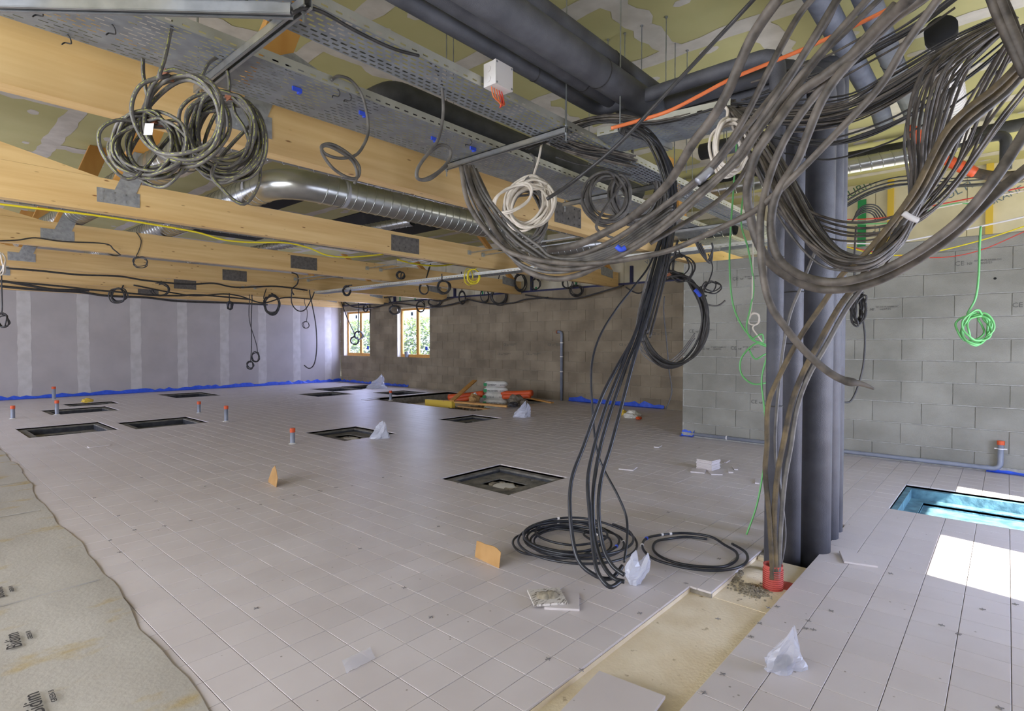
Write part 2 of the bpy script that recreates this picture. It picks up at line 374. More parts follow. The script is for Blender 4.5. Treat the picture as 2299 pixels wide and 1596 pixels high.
# ---------------------------------------------------------------- block walls (right wall and far wall)
z0, ph, pl = .21, .2595, .504
def block_wall(name, X, ya, yb, ztop, mB, mM, openings, thick, offA, offB, stick):
    """wall across x: mortar core set back behind blocks that are parts"""
    core = MB(); ys = sorted({ya, yb} | {v for o in openings for v in o[:2]}); zs = sorted({0, ztop} | {v for o in openings for v in o[2:]})
    for i in range(len(ys)-1):
        for j in range(len(zs)-1):
            y, z = (ys[i]+ys[i+1])/2, (zs[j]+zs[j+1])/2
            if any(o[0] < y < o[1] and o[2] < z < o[3] for o in openings): continue
            core.box(X+.006, X+thick, ys[i], ys[i+1], zs[j]-(.3 if j == 0 else 0), zs[j+1])
    wl = core.build(name, mM, kind='structure')
    shared = {}
    k = -1; n = 0; rest = MB()
    while True:
        zb = z0+k*ph; zt = zb+ph
        if zb >= ztop-.02: break
        zb2, zt2 = max(zb, 0), min(zt, ztop)
        off = offA if k % 2 == 0 else offB; j = int(math.floor((ya-off)/pl))-1
        while off+j*pl < yb:
            a, b = max(off+j*pl, ya), min(off+(j+1)*pl, yb); j += 1
            if b-a < .05 or zt2-zb2 < .04: continue
            segs = [(a, b)]
            for o in openings:
                if zt2 > o[2]+.06 and zb2 < o[3]-.06:
                    ns = []
                    for s_ in segs:
                        if s_[1] <= o[0] or s_[0] >= o[1]: ns.append(s_)
                        else:
                            if o[0]-s_[0] > .06: ns.append((s_[0], o[0]))
                            if s_[1]-o[1] > .06: ns.append((o[1], s_[1]))
                    segs = ns
            for a2, b2 in segs:
                g = .006 if stick else .004; key = (round(b2-a2, 3), round(zt2-zb2, 3)); c = (X, (a2+b2)/2, (zb2+zt2)/2)
                hy, hz = key[0]/2-g*.35, key[1]/2-g; ch = .004
                if key not in shared:
                    vs = [(.006, -hy, -hz), (.006, hy, -hz), (.006, hy, hz), (.006, -hy, hz), (0, -hy, -hz), (0, hy, -hz), (0, hy, hz), (0, -hy, hz), (-ch, -hy+ch, -hz+ch), (-ch, hy-ch, -hz+ch), (-ch, hy-ch, hz-ch), (-ch, -hy+ch, hz-ch)]
                    me = bpy.data.meshes.new('block'); me.from_pydata(vs, [], [(0, 1, 5, 4), (1, 2, 6, 5), (2, 3, 7, 6), (3, 0, 4, 7), (4, 5, 9, 8), (5, 6, 10, 9), (6, 7, 11, 10), (7, 4, 8, 11), (8, 9, 10, 11)])
                    me.flip_normals(); me.materials.append(mB); shared[key] = me
                link('block', shared[key], wl, (c[0]+R.uniform(-.0015, .0015), c[1], c[2])); n += 1
        k += 1
    return wl
wr = block_wall('wall_right', XR, YS, YC, 2.70, m_block, m_mortar, [], .2, -.029, .268, True)
wf = block_wall('wall_far', XW, YC-.2, YF, 2.83, m_blockd, m_mortard, [(16.95, 18.62, .96, 2.62), (13.68, 15.35, .96, 2.62)], .22, 4.0, 4.25, False)
MB().box(XR-.03, XR+.001, YS, YC, 0, .06).build('plinth_smear', m_mortar, wr)
MB().prism([(XR+.2, -.3), (XR+.2, 2.7), (XR+.0, 2.7), (XR, -.3)], 'y', YC-.002, YC+.0).build('end_face', m_mortar, wr)
MB().box(XR+.2, XW, YC-.2, YC, -.3, 2.7).build('wall_return', m_mortar, kind='structure')
# upper walls: membrane panels between the trusses
def stamp_panel(x, y, z, body, s, par, m): text('print', body, s, m, (x, y, z), (0, -1, .45), (0, .45, 1), par)
wu = MB().box(XW+.12, XW+.2, YS, YF+.2, 2.6, ZC+.3).build('wall_upper', m_panel, kind='structure')
ys = [YS+.02]
while ys[-1] < YF-.4: ys.append(ys[-1]+1.25)
for a, b in zip(ys[:-1], ys[1:]): MB().box(XW+.1, XW+.125, a+.006, b-.006, 2.72, ZC).build('panel', m_panel, wu)
MB().box(XW+.0, XW+.1, YS, YC, 2.68, 2.86).build('timber_plate', m_beam, wu)
for y in (-1.2, .2, 1.5, 2.8): MB().box(XW+.06, XW+.1, y, y+.09, 2.86, ZC).build('yellow_stud', m_ytape, wu)
MB().box(XW-.01, XW+.1, YS, YC, 2.83, 2.9).build('yellow_rail', m_ytape, wu)
for y, zt, ww in ((1.9, 4.0, .13), (.9, 3.0, .12), (-.35, 3.1, .12), (2.7, 2.98, .5), (1.7, 2.94, .4)): MB().box(XW+.045, XW+.05, y, y+ww, 2.86, zt).build('green_tape', m_gtape, wu)
for y in (5.3, 5.9, 7.3, 8.1, 9.4, 10.6, 11.4, 13.6, 14.5, 15.3): MB().box(XW+.095, XW+.1, y, y+.06, 2.83, 2.83+R.uniform(.08, .22)).build('green_tape', m_gtape, wu)
for y, z, t, s_, m in ((3.0, 3.9, 'RES', .2, m_bink), (2.75, 3.5, 'REFLECT', .12, m_bink), (2.45, 3.95, 'SECURITE', .19, m_gink), (.9, 3.75, 'MULTI', .18, m_bink), (.5, 3.5, 'MEMBRANE', .14, m_bink), (1.75, 3.3, 'VAP', .2, m_bink),
        (3.6, 3.2, 'DECOR', .16, m_bink), (6.1, 3.5, 'VARIO', .14, m_bink), (6.2, 3.25, 'VARIO XTRA', .13, m_bink), (8.4, 3.3, 'VARIO', .13, m_bink), (9.0, 3.05, 'VARIO XTRA', .1, m_bink), (5.6, 3.15, 'MEMBRANE', .1, m_bink)):
    stamp_panel(XW+.098, y, z, t, s_, wu, m)
for y, z in ((3.35, 3.65), (3.3, 3.12)): 
    MB().obox((XW+.097, y, z), (.002, 0, 0), (0, .13, -.06), (0, .06, .13)).build('green_logo_square', m_gink, wu)
tp = MB().box(XW-.012, XW+.1, YC, YF, 2.815, 2.86)
for y in (6.72, 9.72, 12.75, 15.75): tp.box(XW+.03, XW+.1, y-.2, y-.14, 2.86, 3.25)
tp.build('blue_sealing_tape', m_navy, wu)
# ---------------------------------------------------------------- plasterboard wall
wp = MB().box(XB, XW, YF+.012, YF+.15, -.3, 2.86).build('wall_plasterboard', m_gyp, kind='structure')
xs = [2.42+1.2225*i for i in range(-5, 9)]
for a, b in zip(xs[:-1], xs[1:]):
    if a < XB: a = XB
    MB().box(a+.002, min(b, XW)-.002, YF, YF+.012, .01, 2.86).build('plasterboard', m_gyp, wp)
def band(name, p0, p1, width, nrm, m, par, wob=.02, seg=14, off=.003):
    p0, p1, nrm = Vector(p0), Vector(p1), Vector(nrm); t = (p1-p0).normalized(); s_ = t.cross(nrm).normalized(); b = MB()
    vs = []; fs = []
    for i in range(seg+1):
        c = p0.lerp(p1, i/seg)
        for sg in (-1, 1): vs.append(c+s_*sg*(width/2+R.uniform(-wob, wob))+nrm*off)
    for i in range(seg): fs.append((2*i, 2*i+1, 2*i+3, 2*i+2))
    n = len(vs); 
    o = b.add(vs, fs).build(name, m, par); return o
for x in xs:
    if x > XB+.2 and x < XW: band('joint_band', (x, YF, .02), (x, YF, 2.85), .27, (0, -1, 0), m_comp, wp, .012, 22)
# ---------------------------------------------------------------- ceiling boards
ce = MB().box(XB, XW+.2, YS-.2, YF+.2, ZC+.014, ZC+.1).build('ceiling', m_ccomp, kind='structure')
sx = [2.8-1.17*5+1.17*i for i in range(14)]
for i in range(len(sx)-1):
    a, b = max(sx[i], XB), min(sx[i+1], XW+.1)
    y = -2.2+[.7, 0, 1.9][i % 3]
    cuts = [YS-.1]+[v for v in [y+2.5*k for k in range(9)] if YS < v < YF]+[YF]
    if abs(sx[i]-2.8) < .1: cuts = [YS-.1, 0, 2.48, 4.9, 7.4, 9.9, 12.4, 14.9, 17.4, YF]
    if abs(sx[i]-3.97) < .1: cuts = [YS-.1, 0, 2.48, 4.9, 7.4, 9.9, 12.4, 14.9, 17.4, YF]
    if abs(sx[i]-5.14) < .1: cuts = [YS-.1, -.8, 1.68, 4.2, 6.7, 9.2, 11.7, 14.2, 16.7, YF]
    for c, d in zip(cuts[:-1], cuts[1:]):
        MB().box(a+.002, b-.002, c+.002, d-.002, ZC, ZC+.014).build('plasterboard', m_green, ce)
        if d < YF-.1 and d > YS: band('joint_band', (a, d, ZC), (b, d, ZC), .24, (0, 0, -1), m_ccomp, ce, .05, 12, .004)
        for q in range(3):
            if R.random() < .75:
                cxp, cyp = a+.2+R.random()*.8, c+.3+R.random()*max(.1, (d-c-.6)); r_ = R.uniform(.05, .09); n = 12
                MB().add([(cxp, cyp, ZC-.003)]+[(cxp+r_*R.uniform(.85, 1.15)*math.cos(k*6.283/n)*.8, cyp+r_*1.3*R.uniform(.85, 1.15)*math.sin(k*6.283/n), ZC-.002) for k in range(n)], [(0, (k+1) % n+1, k+1) for k in range(n)]).build('filler_spot', m_ccomp, ce)
for x in sx:
    if XB < x < XW: band('joint_band', (x, YS, ZC), (x, YF, ZC), .2, (0, 0, -1), m_ccomp, ce, .02, 110, .003)
# ---------------------------------------------------------------- walls behind and beside the camera, the back openings added for even light
def plain_wall(name, axis, v, t, a0, a1, zt, ops):
    b = MB(); us = sorted({a0, a1} | {q for o in ops for q in o[:2]}); zs = sorted({-.3, zt} | {q for o in ops for q in o[2:]})
    for i in range(len(us)-1):
        for j in range(len(zs)-1):
            u, z = (us[i]+us[i+1])/2, (zs[j]+zs[j+1])/2
            if any(o[0] < u < o[1] and o[2] < z < o[3] for o in ops): continue
            if axis == 'y': b.box(us[i], us[i+1], v, v+t, zs[j], zs[j+1])
            else: b.box(v, v+t, us[i], us[i+1], zs[j], zs[j+1])
    return b.build(name, m_mortar, kind='structure')
plain_wall('wall_side', 'y', YS-.2, .2, XB-.2, XW+.2, ZC+.1, [(2.9, 6.9, .0, 2.15), (8.8, 11.2, 3.0, 4.1)])
dfr = MB()
for x in (2.9, 4.84, 6.76): dfr.box(x, x+.09 if x < 5 else x+.14, YS-.13, YS-.07, 0, 2.15)
dfr.box(4.9, 5.72, YS-.13, YS-.07, 0, 2.15); dfr.box(2.9, 6.9, YS-.13, YS-.07, 2.08, 2.15)
dfr.build('door_1', m_frame, kind='structure')
dfr = MB().box(2.99, 3.85, YS-.12, YS-.08, 0, 2.08).build('door_leaf', m_whitep, bpy.data.objects['door_1'])
plain_wall('wall_back', 'x', XB-.2, .2, YS, YF+.15, ZC+.1, [(-.3, 6.3, .5, 2.9), (8.7, 17.3, .5, 2.8)])  # unseen wide openings, put in to let the fill lamps through
for nm, a, b in (('added_window_3', -.3, 6.3), ('added_window_4', 8.7, 17.3)):  # frames of the two added openings
    fr = MB(); n = 5
    for k in range(n+1): y = a+(b-a)*k/n; fr.box(XB-.13, XB-.07, y-.035, y+.035, .5, 2.9)
    fr.box(XB-.13, XB-.07, a, b, .5, .57).box(XB-.13, XB-.07, a, b, 2.74, 2.81); fr.build(nm, m_frame, kind='structure')
# ---------------------------------------------------------------- the two windows of the far wall
for nm, a, b in (('window_1', 16.95, 18.62), ('window_2', 13.68, 15.35)):
    x0, x1, zb, zt = XW+.15, XW+.21, .96, 2.62; t = .085
    fr = MB().box(x0, x1, a, a+t, zb, zt).box(x0, x1, b-t, b, zb, zt).box(x0, x1, a+t, b-t, zt-t, zt).box(x0, x1, a+t, b-t, zb, zb+.12)
    w_ = fr.build(nm, m_frame, kind='structure'); mid = (a+b)/2-.06
    MB().box(x0-.01, x1, mid-.06, mid+.06, zb+.12, zt-t).build('mullion', m_frame, w_)
    for q in (0, 1):
        c, d = (mid+.06, b-t) if q else (a+t, mid-.06)
        MB().box(x0+.025, x0+.03, c, d, zb+.12, zt-t).build('pane', m_glass, w_)
    MB().box(XW, XW+.15, a-.002, a+.004, zb, zt).box(XW, XW+.15, b-.004, b+.002, zb, zt).box(XW, XW+.15, a, b, zb-.004, zb+.006).build('reveal', m_plaster, w_)
    for (yy, zz) in ((mid-.4, 1.28), (mid+.33, 2.42)): MB().box(x0+.02, x0+.025, yy-.055, yy+.055, zz-.06, zz+.06).build('label_sticker', m_bluetie if zz < 2 else m_bink, w_)
# outside
MB().box(XW+.25, 60, -30, 60, -.4, -.3).build('ground_outside', m_ground, kind='structure')
MB().box(XB-40, XW+.25, -40, YS-.21, -.4, -.3).build('ground_yard', m_ground, kind='structure')
hd = MB(); rr = random.Random(3)
for _ in range(16000):
    y = rr.uniform(10, 42); x = 18+rr.gauss(0, .45)+(y-14)*.1; z = rr.random()**.8*3.1-.3; s_ = rr.uniform(.05, .14)
    d1 = Vector((rr.gauss(0, 1), rr.gauss(0, 1), rr.gauss(0, 1))).normalized()*s_; d2 = d1.orthogonal().normalized()*s_*.6
    c = Vector((x, y, z)); hd.add([c-d1, c-d2, c+d1, c+d2], [(0, 1, 2, 3)])
tag(hd.build('hedge', m_leaf), 'sunlit green hedge seen outside through the two windows', 'hedge', kind='stuff')
# ================================================================ TRUSSES
MB().box(XB, XW+.1, YF-.02, YF+.012, 2.86, ZC).build('upper_board', m_gyp, wp)
def bolts(b, pts, y, r=.013):
    for x, z in pts: b.tube([(x, y, z), (x, y-.012, z)], r, 6)
TRY = [3.85, 6.85, 9.85, 12.85, 15.8, 18.66]
ordn = ['nearest', 'second', 'third', 'fourth', 'fifth', 'farthest']
for k, y in enumerate(TRY):
    th = .125; xe = XW-.02 if k else XW-.02
    e = empty('roof_truss', ('%s glued timber roof truss beam %s' % (ordn[k], ['carrying the two perforated trays in front', 'with T-shaped steel plate, seen below the big duct', 'with T-shaped plate and thin black cable on it', 'behind the yellow cable, with black cables along it', 'above the plasterboard wall, one bay in front of it', 'lying right on top of the plasterboard wall'][k])), 'roof truss', (XB, y, 2.77), 'timber roof trusses spanning the hall')
    P = []
    segs = [XB, 5.32, xe] if k != 1 else [XB, 5.32, xe]
    for a, b in zip(segs[:-1], segs[1:]): P.append(MB().box(a+.001, b-.001, y, y+th, 2.77, 3.11).build('bottom_chord', m_beam))
    P.append(MB().prism([(1.48, 3.112), (XB, 3.112), (XB, 3.112+4.48*.216)], 'y', y+.002, y+th-.002).build('sloping_chord', m_beam))
    # web boards rising to the ceiling
    dx, dz = .36, 1.0
    P.append(MB().prism([(1.60, 3.112), (1.84, 3.112), (1.84+dx*1.16, ZC-.002), (1.60+dx*1.16, ZC-.002)], 'y', y+.01, y+th-.01).build('web_board', m_board))
    if k: P.append(MB().prism([(xe-.35, 3.112), (xe-.18, 3.112), (xe-1.6, ZC-.002), (xe-1.77, ZC-.002)], 'y', y+.02, y+th-.02).build('web_board', m_board))
    else: P.append(MB().prism([(8.6, 3.112), (8.8, 3.112), (8.1, ZC-.002), (7.9, ZC-.002)], 'y', y+.02, y+th-.02).build('web_board', m_board))
    # T-shaped gusset
    g = MB().box(1.45, 1.82, y-.006, y, 2.865, 3.01)
    g.prism([(1.60, 3.01), (1.79, 3.01), (1.955, 3.44), (1.775, 3.44)], 'y', y-.006, y)
    bolts(g, [(1.49+.096*i, zz) for i in range(4) for zz in (2.9, 2.975)]+[(1.69, 3.06), (1.78, 3.2), (1.83, 3.34), (1.89, 3.4), (1.70, 3.15)], y-.005)
    P.append(g.build('gusset_plate', m_plate))
    if k == 0:
        g = MB().prism([(1.80, 3.42), (1.98, 3.52), (2.16, 3.47), (2.0, 3.34)], 'y', y-.006, y+.008); bolts(g, [(1.9, 3.45), (2.03, 3.44)], y-.005); P.append(g.build('gusset_plate', m_plate))
    if k: 
        g = MB().prism([(xe-.75, 3.0), (xe-.25, 2.95), (xe-.25, 3.14), (xe-.75, 3.2)], 'y', y-.006, y); P.append(g.build('gusset_plate', m_plate))
    sxx = 5.06-.035*k
    g = MB().box(sxx, sxx+.52, y-.006, y, 2.825, 3.06)
    bolts(g, [(sxx+a, zz) for a in (.04, .15, .38, .48) for zz in (2.85, 2.94, 3.03)]+[(sxx+.26, 2.9)], y-.004, .01)
    P.append(g.build('splice_plate', m_dplate))
    for p in P: p.parent = e
    recentre(e, (XB, y, 2.77))
# dark opening in the roof
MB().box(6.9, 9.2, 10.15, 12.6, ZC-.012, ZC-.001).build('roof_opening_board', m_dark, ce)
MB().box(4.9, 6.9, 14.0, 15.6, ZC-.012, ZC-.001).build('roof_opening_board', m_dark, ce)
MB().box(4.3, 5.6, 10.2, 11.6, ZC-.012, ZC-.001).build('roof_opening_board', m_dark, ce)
# ================================================================ CABLE TRAYS
def slotted(org, du, dv, L, W, pu, pv, su, sv, bars=0, stag=True):
    """perforated sheet from org along du (length L) and dv (width W) with real slots"""
    org, du, dv = Vector(org), Vector(du), Vector(dv); b = MB(); nu, nv = int(L/pu), max(1, int(W/pv)); pu, pv = L/nu, W/nv
    V = b.v; Fc = b.f
    def q(u, v): p = org+du*u+dv*v; return (p.x, p.y, p.z)
    for j in range(nv):
        v0, v1 = j*pv, (j+1)*pv; sh = (pu/2 if (stag and j % 2) else 0)
        for i in range(nu+(1 if sh else 0)):
            u0, u1 = max(0, i*pu-sh), min(L, (i+1)*pu-sh)
            if bars and i % bars == bars-1 or u1-u0 < pu*.9:
                n = len(V); V.extend([q(u0, v0), q(u1, v0), q(u1, v1), q(u0, v1)]); Fc.append((n, n+1, n+2, n+3)); continue
            cu, cv = (u0+u1)/2, (v0+v1)/2; n = len(V)
            V.extend([q(u0, v0), q(u1, v0), q(u1, v1), q(u0, v1), q(cu-su/2, cv-sv/2), q(cu+su/2, cv-sv/2), q(cu+su/2, cv+sv/2), q(cu-su/2, cv+sv/2)])
            Fc.extend([(n, n+1, n+5, n+4), (n+1, n+2, n+6, n+5), (n+2, n+3, n+7, n+6), (n+3, n, n+4, n+7)])
    return b
def tray(label, org, du, dv, L, W, pu, pv, su, sv, bars, group, h=.06, fslot=(.075, .035, .009)):
    du, dv = Vector(du).normalized(), Vector(dv).normalized(); org = Vector(org); up_ = Vector((0, 0, 1))
    e = empty('cable_tray', label, 'cable tray', tuple(org), group)
    P = [slotted(org, du, dv, L, W, pu, pv, su, sv, bars).build('base_plate', m_tray)]
    for sd in (0, 1):
        o = org+dv*W*sd; f = slotted(o, du, up_, L, h*.62, fslot[0], h*.62, fslot[1], fslot[2], 0, False)
        a = o+up_*h*.62; c = a+up_*h*.38; n = len(f.v); w_ = dv*(.012 if sd else -.012)
        f.add([a, a+du*L, c+du*L, c], [(0, 1, 2, 3)]); f.add([c, c+du*L, c+du*L-w_, c-w_, c-w_-up_*.01, c-w_+du*L-up_*.01], [(0, 1, 2, 3), (3, 2, 5, 4)])
        P.append(f.build('side_rail', m_flange))
    for p in P: p.parent = e
    return recentre(e, tuple(org))
gt = 'perforated steel trays hung from the ceiling'
tray('wide perforated steel tray nearest the big timber beam, lower left of the pair', (-1.5, 3.07, 3.0), (1, 0, 0), (0, 1, 0), 11.6, .53, .058, .036, .038, .0085, 5, gt)
tray('narrower perforated steel tray carrying the white junction box', (.6, 2.40, 3.0), (1, 0, 0), (0, 1, 0), 9.4, .29, .056, .034, .035, .0135, 0, gt)
a, b_, c_ = at(1340, 306, 'z', 3.02), at(1640, 241, 'z', 3.02), at(1395, 341, 'z', 3.02)
dd = (b_-a).normalized(); dn = Vector((-dd.y, dd.x, 0)); dn = dn if dn.dot(c_-a) > 0 else -dn
tray('short perforated tray end where black cable bundle fans out, beside the white coil', a, dd, dn, (b_-a).length, (c_-a).dot(dn), .05, .026, .03, .005, 4, gt)
tray('long tray running below the beams towards the plasterboard wall', (7.2, 2.9, 2.69), (0, 1, 0), (1, 0, 0), 10.1, .28, .07, .04, .035, .008, 0, gt, .05)
tray('short tray over the end of right block wall, under the wood', (7.95, 2.2, 2.82), (0, 1, 0), (1, 0, 0), 2.6, .3, .06, .035, .03, .008, 0, gt, .05)
def strut(name, p, q, label, s=.02, m=None, part=None, group=None):
    p, q = Vector(p), Vector(q); d = (q-p); L = d.length; d.normalize(); sd = d.cross(Vector((0, 0, 1))).normalized()
    b = MB(); c = (p+q)/2; z = Vector((0, 0, 1)); t = .0025
    b.obox(c+z*(s-t), d*L/2, sd*s, z*t).obox(c+sd*(s-t), d*L/2, sd*t, z*s).obox(c-sd*(s-t), d*L/2, sd*t, z*s).obox(c+sd*s*.72-z*s, d*L/2, sd*s*.28, z*t).obox(c-sd*s*.72-z*s, d*L/2, sd*s*.28, z*t)
    return b.build(name, m or m_strut, part, label=label, cat=None if part else 'strut', group=group)
def hanger(x, ya, yb, z, label, rods, s=.02):
    e = empty('hanger', label, 'tray hanger', (x, ya, z)); P = [strut('crossbar', (x, ya, z-s), (x, yb, z-s), None, s, part=e)]
    for y in rods:
        P.append(MB().cyl((x, y, z-.1), (x, y, ZC-.001), .005, 6).build('threaded_rod', m_galv, e))
        P.append(MB().cyl((x, y, z-.055), (x, y, z-.043), .013, 6).build('nut', m_galv, e)); P.append(MB().cyl((x, y, z+.003), (x, y, z+.014), .013, 6).build('nut', m_galv, e))
    return recentre(e, (x, ya, z))
hanger(1.285, 2.36, 3.68, 2.995, 'steel channel hanger under both trays, top left, nearest', (2.40, 3.66), .022)
hanger(3.27, 2.38, 3.68, 2.995, 'steel crossbar with threaded rods under both trays, centre of picture', (2.385, 3.66))
hanger(5.0, 2.36, 3.68, 2.995, 'steel crossbar under both trays behind the grey coil', (2.385, 3.66))
hanger(7.2, 2.36, 3.68, 2.995, 'steel crossbar under both trays, farthest one beyond thick cables', (2.385, 3.66))
strut('strut', at(-60, 6, 'z', 2.9), at(655, 24, 'z', 2.92), 'steel channel crossing the top left corner of picture, under the trays', .024)
e = empty('tray_bracket', 'grey steel channel bracket under the short tray with cables arching over it', 'tray bracket', tuple(at(1400, 285, 'z', 3.02)))
p0, p1 = at(1392, 284, 'z', 3.0), at(1504, 330, 'z', 3.0)
strut('channel', p0, p1, None, .024, part=e); MB().cyl(p0+Vector((0, 0, -.03)), Vector((p0.x, p0.y, ZC-.001)), .005, 6).build('threaded_rod', m_galv, e)
recentre(e, tuple(p0))
RL = ['beside the corner of black pipe left of junction box', 'just beneath the lowest of the long black pipes', 'shortest one, above the highest black pipe', 'second from the left above the highest black pipe', 'right behind the longest rod over the short tray', 'longest one left of the thin black cable', 'holding the short tray at its middle', 'beside the big vertical pipe elbow', 'reaching the corner strut at the top left', 'below the short tray near the white coil', 'above the far crossbar behind thick cables']
for i, (px, py, zz) in enumerate(((1018, 64, 3.3), (1323, 178, 3.3), (1365, 88, 3.5), (1403, 74, 3.5), (1441, 56, 3.5), (1496, 37, 3.1), (1543, 112, 3.1), (1633, 150, 3.3), (442, 0, 3.0), (1555, 305, 3.0), (1538, 400, 3.0))):
    q = at(px, py, 'z', ZC)
    rod = MB().cyl((q.x, q.y, zz), (q.x, q.y, ZC), .0045, 6).cyl((q.x, q.y, ZC-.012), (q.x, q.y, ZC), .014, 6)
    rod.build('threaded_rod', m_galv, label='thin threaded rod '+RL[i], cat='rod', group='threaded rods under the ceiling')
# junction box on the narrow tray
q = at(1112, 178, 'y', 2.36)
e = empty('junction_box', 'white square junction box with orange wires on the narrow tray', 'junction box', (q.x, 2.33, q.z))
MB().box(q.x-.075, q.x+.075, 2.30, 2.385, q.z-.07, q.z+.07).build('body', m_whitep, e)
MB().box(q.x-.077, q.x+.077, 2.285, 2.30, q.z-.072, q.z+.072).build('lid', m_whitep, e)
for zz in (-.03, .03): MB().tube([(q.x-.0755, 2.345, q.z+zz), (q.x-.079, 2.345, q.z+zz)], .019, 14).build('knockout', m_whitep, e)
for sx_, sz_ in ((-.065, .06), (.065, .06), (-.065, -.06), (.065, -.06)): MB().tube([(q.x+sx_, 2.285, q.z+sz_), (q.x+sx_, 2.282, q.z+sz_)], .006, 8).build('screw', m_galv, e)
for i in range(5):
    xx = -.055+.022*i
    MB().tube(spline([(q.x+xx, 2.34, q.z-.068), (q.x+xx+.01, 2.33, q.z-.13), (q.x+.02-xx*.3, 2.33, q.z-.15-.006*i), (q.x+.055-xx*.3, 2.35, q.z-.12), (q.x+.05, 2.38, q.z-.05)], 6), .004, 6).build('wire', m_org if i < 3 else m_red, e, True)
recentre(e, (q.x, 2.33, q.z-.07))
# ================================================================ DUCTS
def duct(name, label, path, r, segs, group=None, m=None, rib=.13, tapes=(), cat='ventilation duct', collars=()):
    """segs of a spiral duct with raised seams"""
    e = empty(name, label, cat, tuple(path[0]), group); m = m or m_duct
    P = [MB().tube(path, r, 20, cap=False).build('duct_wall', m, smooth=True)]
    rb = MB(); acc = 0; path = [Vector(p) for p in path]
    for a, b in zip(path[:-1], path[1:]):
        L = (b-a).length; d = (b-a).normalized(); 
        if L < .5: continue
        nrm = d.orthogonal().normalized(); t = .03
        n = int(L/rib)
        for i in range(n):
            c = a+d*(i+.5)*rib; sk = d*(rib*.35)
            ring = []
            for k in range(20):
                an = 2*math.pi*k/20; ring.append(c+(nrm*math.cos(an)+d.cross(nrm)*math.sin(an))*(r+.001)+sk*math.cos(an))
            rb.tube(ring, .0065, 4, closed=True)
    P.append(rb.build('seam', m, smooth=True, kind='stuff'))
    for (p, d, w_) in tapes:
        p, d = Vector(p), Vector(d).normalized(); P.append(MB().tube([p-d*w_, p+d*w_], r+.004, 20, cap=False).build('tape_band', m_tape, smooth=True))
    for q_ in P: q_.parent = e
    return recentre(e, tuple(path[0]))
def elbow(p, q, s, r, n=5):
    """points of an arc from leg p->q turning towards s, corner radius r"""
    p, q, s = Vector(p), Vector(q), Vector(s); a = q+(p-q).normalized()*r; b = q+(s-q).normalized()*r
    return [((1-t)**2)*a+2*t*(1-t)*q+t*t*b for t in [i/n for i in range(n+1)]]
path = [Vector((7.6, 6.1, 3.27))]+elbow((9, 6.1, 3.27), (3.0, 6.1, 3.27), (3.0, 12, 3.3), .42)+[Vector((3.0, 14.5, 3.3))]
duct('spiral_duct', 'large spiral duct with taped elbow between the first two beams', path, .17, 0, 'spiral ventilation ducts', tapes=(((3.75, 6.1, 3.27), (1, 0, 0), .03), ((3.0, 6.75, 3.29), (0, 1, 0), .03)))
duct('spiral_duct', 'spiral duct with wide tape behind the upper left cable coils', [(2.05, 4.6, 3.32), (2.0, 5.6, 3.3), (1.75, 13.5, 3.3)], .17, 0, 'spiral ventilation ducts', tapes=(((2.04, 5.0, 3.31), (0, 1, 0), .05), ((2.0, 6.2, 3.3), (0, 1, 0), .14)))
duct('spiral_duct', 'thin spiral duct running along behind the nearest beam', [(1.7, 4.3, 2.92), (7.5, 4.3, 2.92)], .055, 0, 'spiral ventilation ducts', tapes=(((3.0, 4.3, 2.92), (1, 0, 0), .03),))
duct('spiral_duct', 'spiral duct crossing behind the thick hanging cable loop', [(8.0, 2.9, 3.12), (8.0, 8.2, 3.12)], .14, 0, 'spiral ventilation ducts', tapes=(((8.0, 4.9, 3.12), (0, 1, 0), .03), ((8.0, 6.2, 3.12), (0, 1, 0), .03)))
duct('spiral_duct', 'bright spiral duct just right of the vertical pipes, above the block wall', [(9.0, 1.0, 3.93), (9.0, 4.6, 3.93)], .105, 0, 'spiral ventilation ducts')
duct('spiral_duct', 'thin spiral duct between second and third beams at the left', [(.4, 8.6, 3.14), (8.5, 8.6, 3.14)], .08, 0, 'spiral ventilation ducts', tapes=(((2.6, 8.6, 3.14), (1, 0, 0), .04),))
duct('spiral_duct', 'small spiral duct crossing high behind the large elbow duct', [(5.7, 7.2, 3.42), (5.0, 15.0, 3.42)], .08, 0, 'spiral ventilation ducts')
d_ = duct('spiral_duct', 'tapered spiral duct with round open mouth at the far left', [(-.8, 7.9, 3.2), (1.25, 7.9, 3.16)], .13, 0, 'spiral ventilation ducts')
MB().tube([(.84, 7.80, 3.10), (.84, 7.72, 3.02)], .06, 16).build('mouth', m_dark, d_).location = -Vector(d_.location)
# white flexible duct at the upper right, with a dark mouth
d_ = duct('flexible_duct', 'white flexible duct with a dark open mouth near the ceiling, right', [(5.45, .42, 3.82), (8.7, .47, 3.98)], .1, 0, None, m_whitep, .09, cat='flexible duct')
MB().tube([(5.35, .415, 3.83), (5.46, .42, 3.82)], .105, 18).build('mouth', m_dark, d_, True).location = -Vector(d_.location)
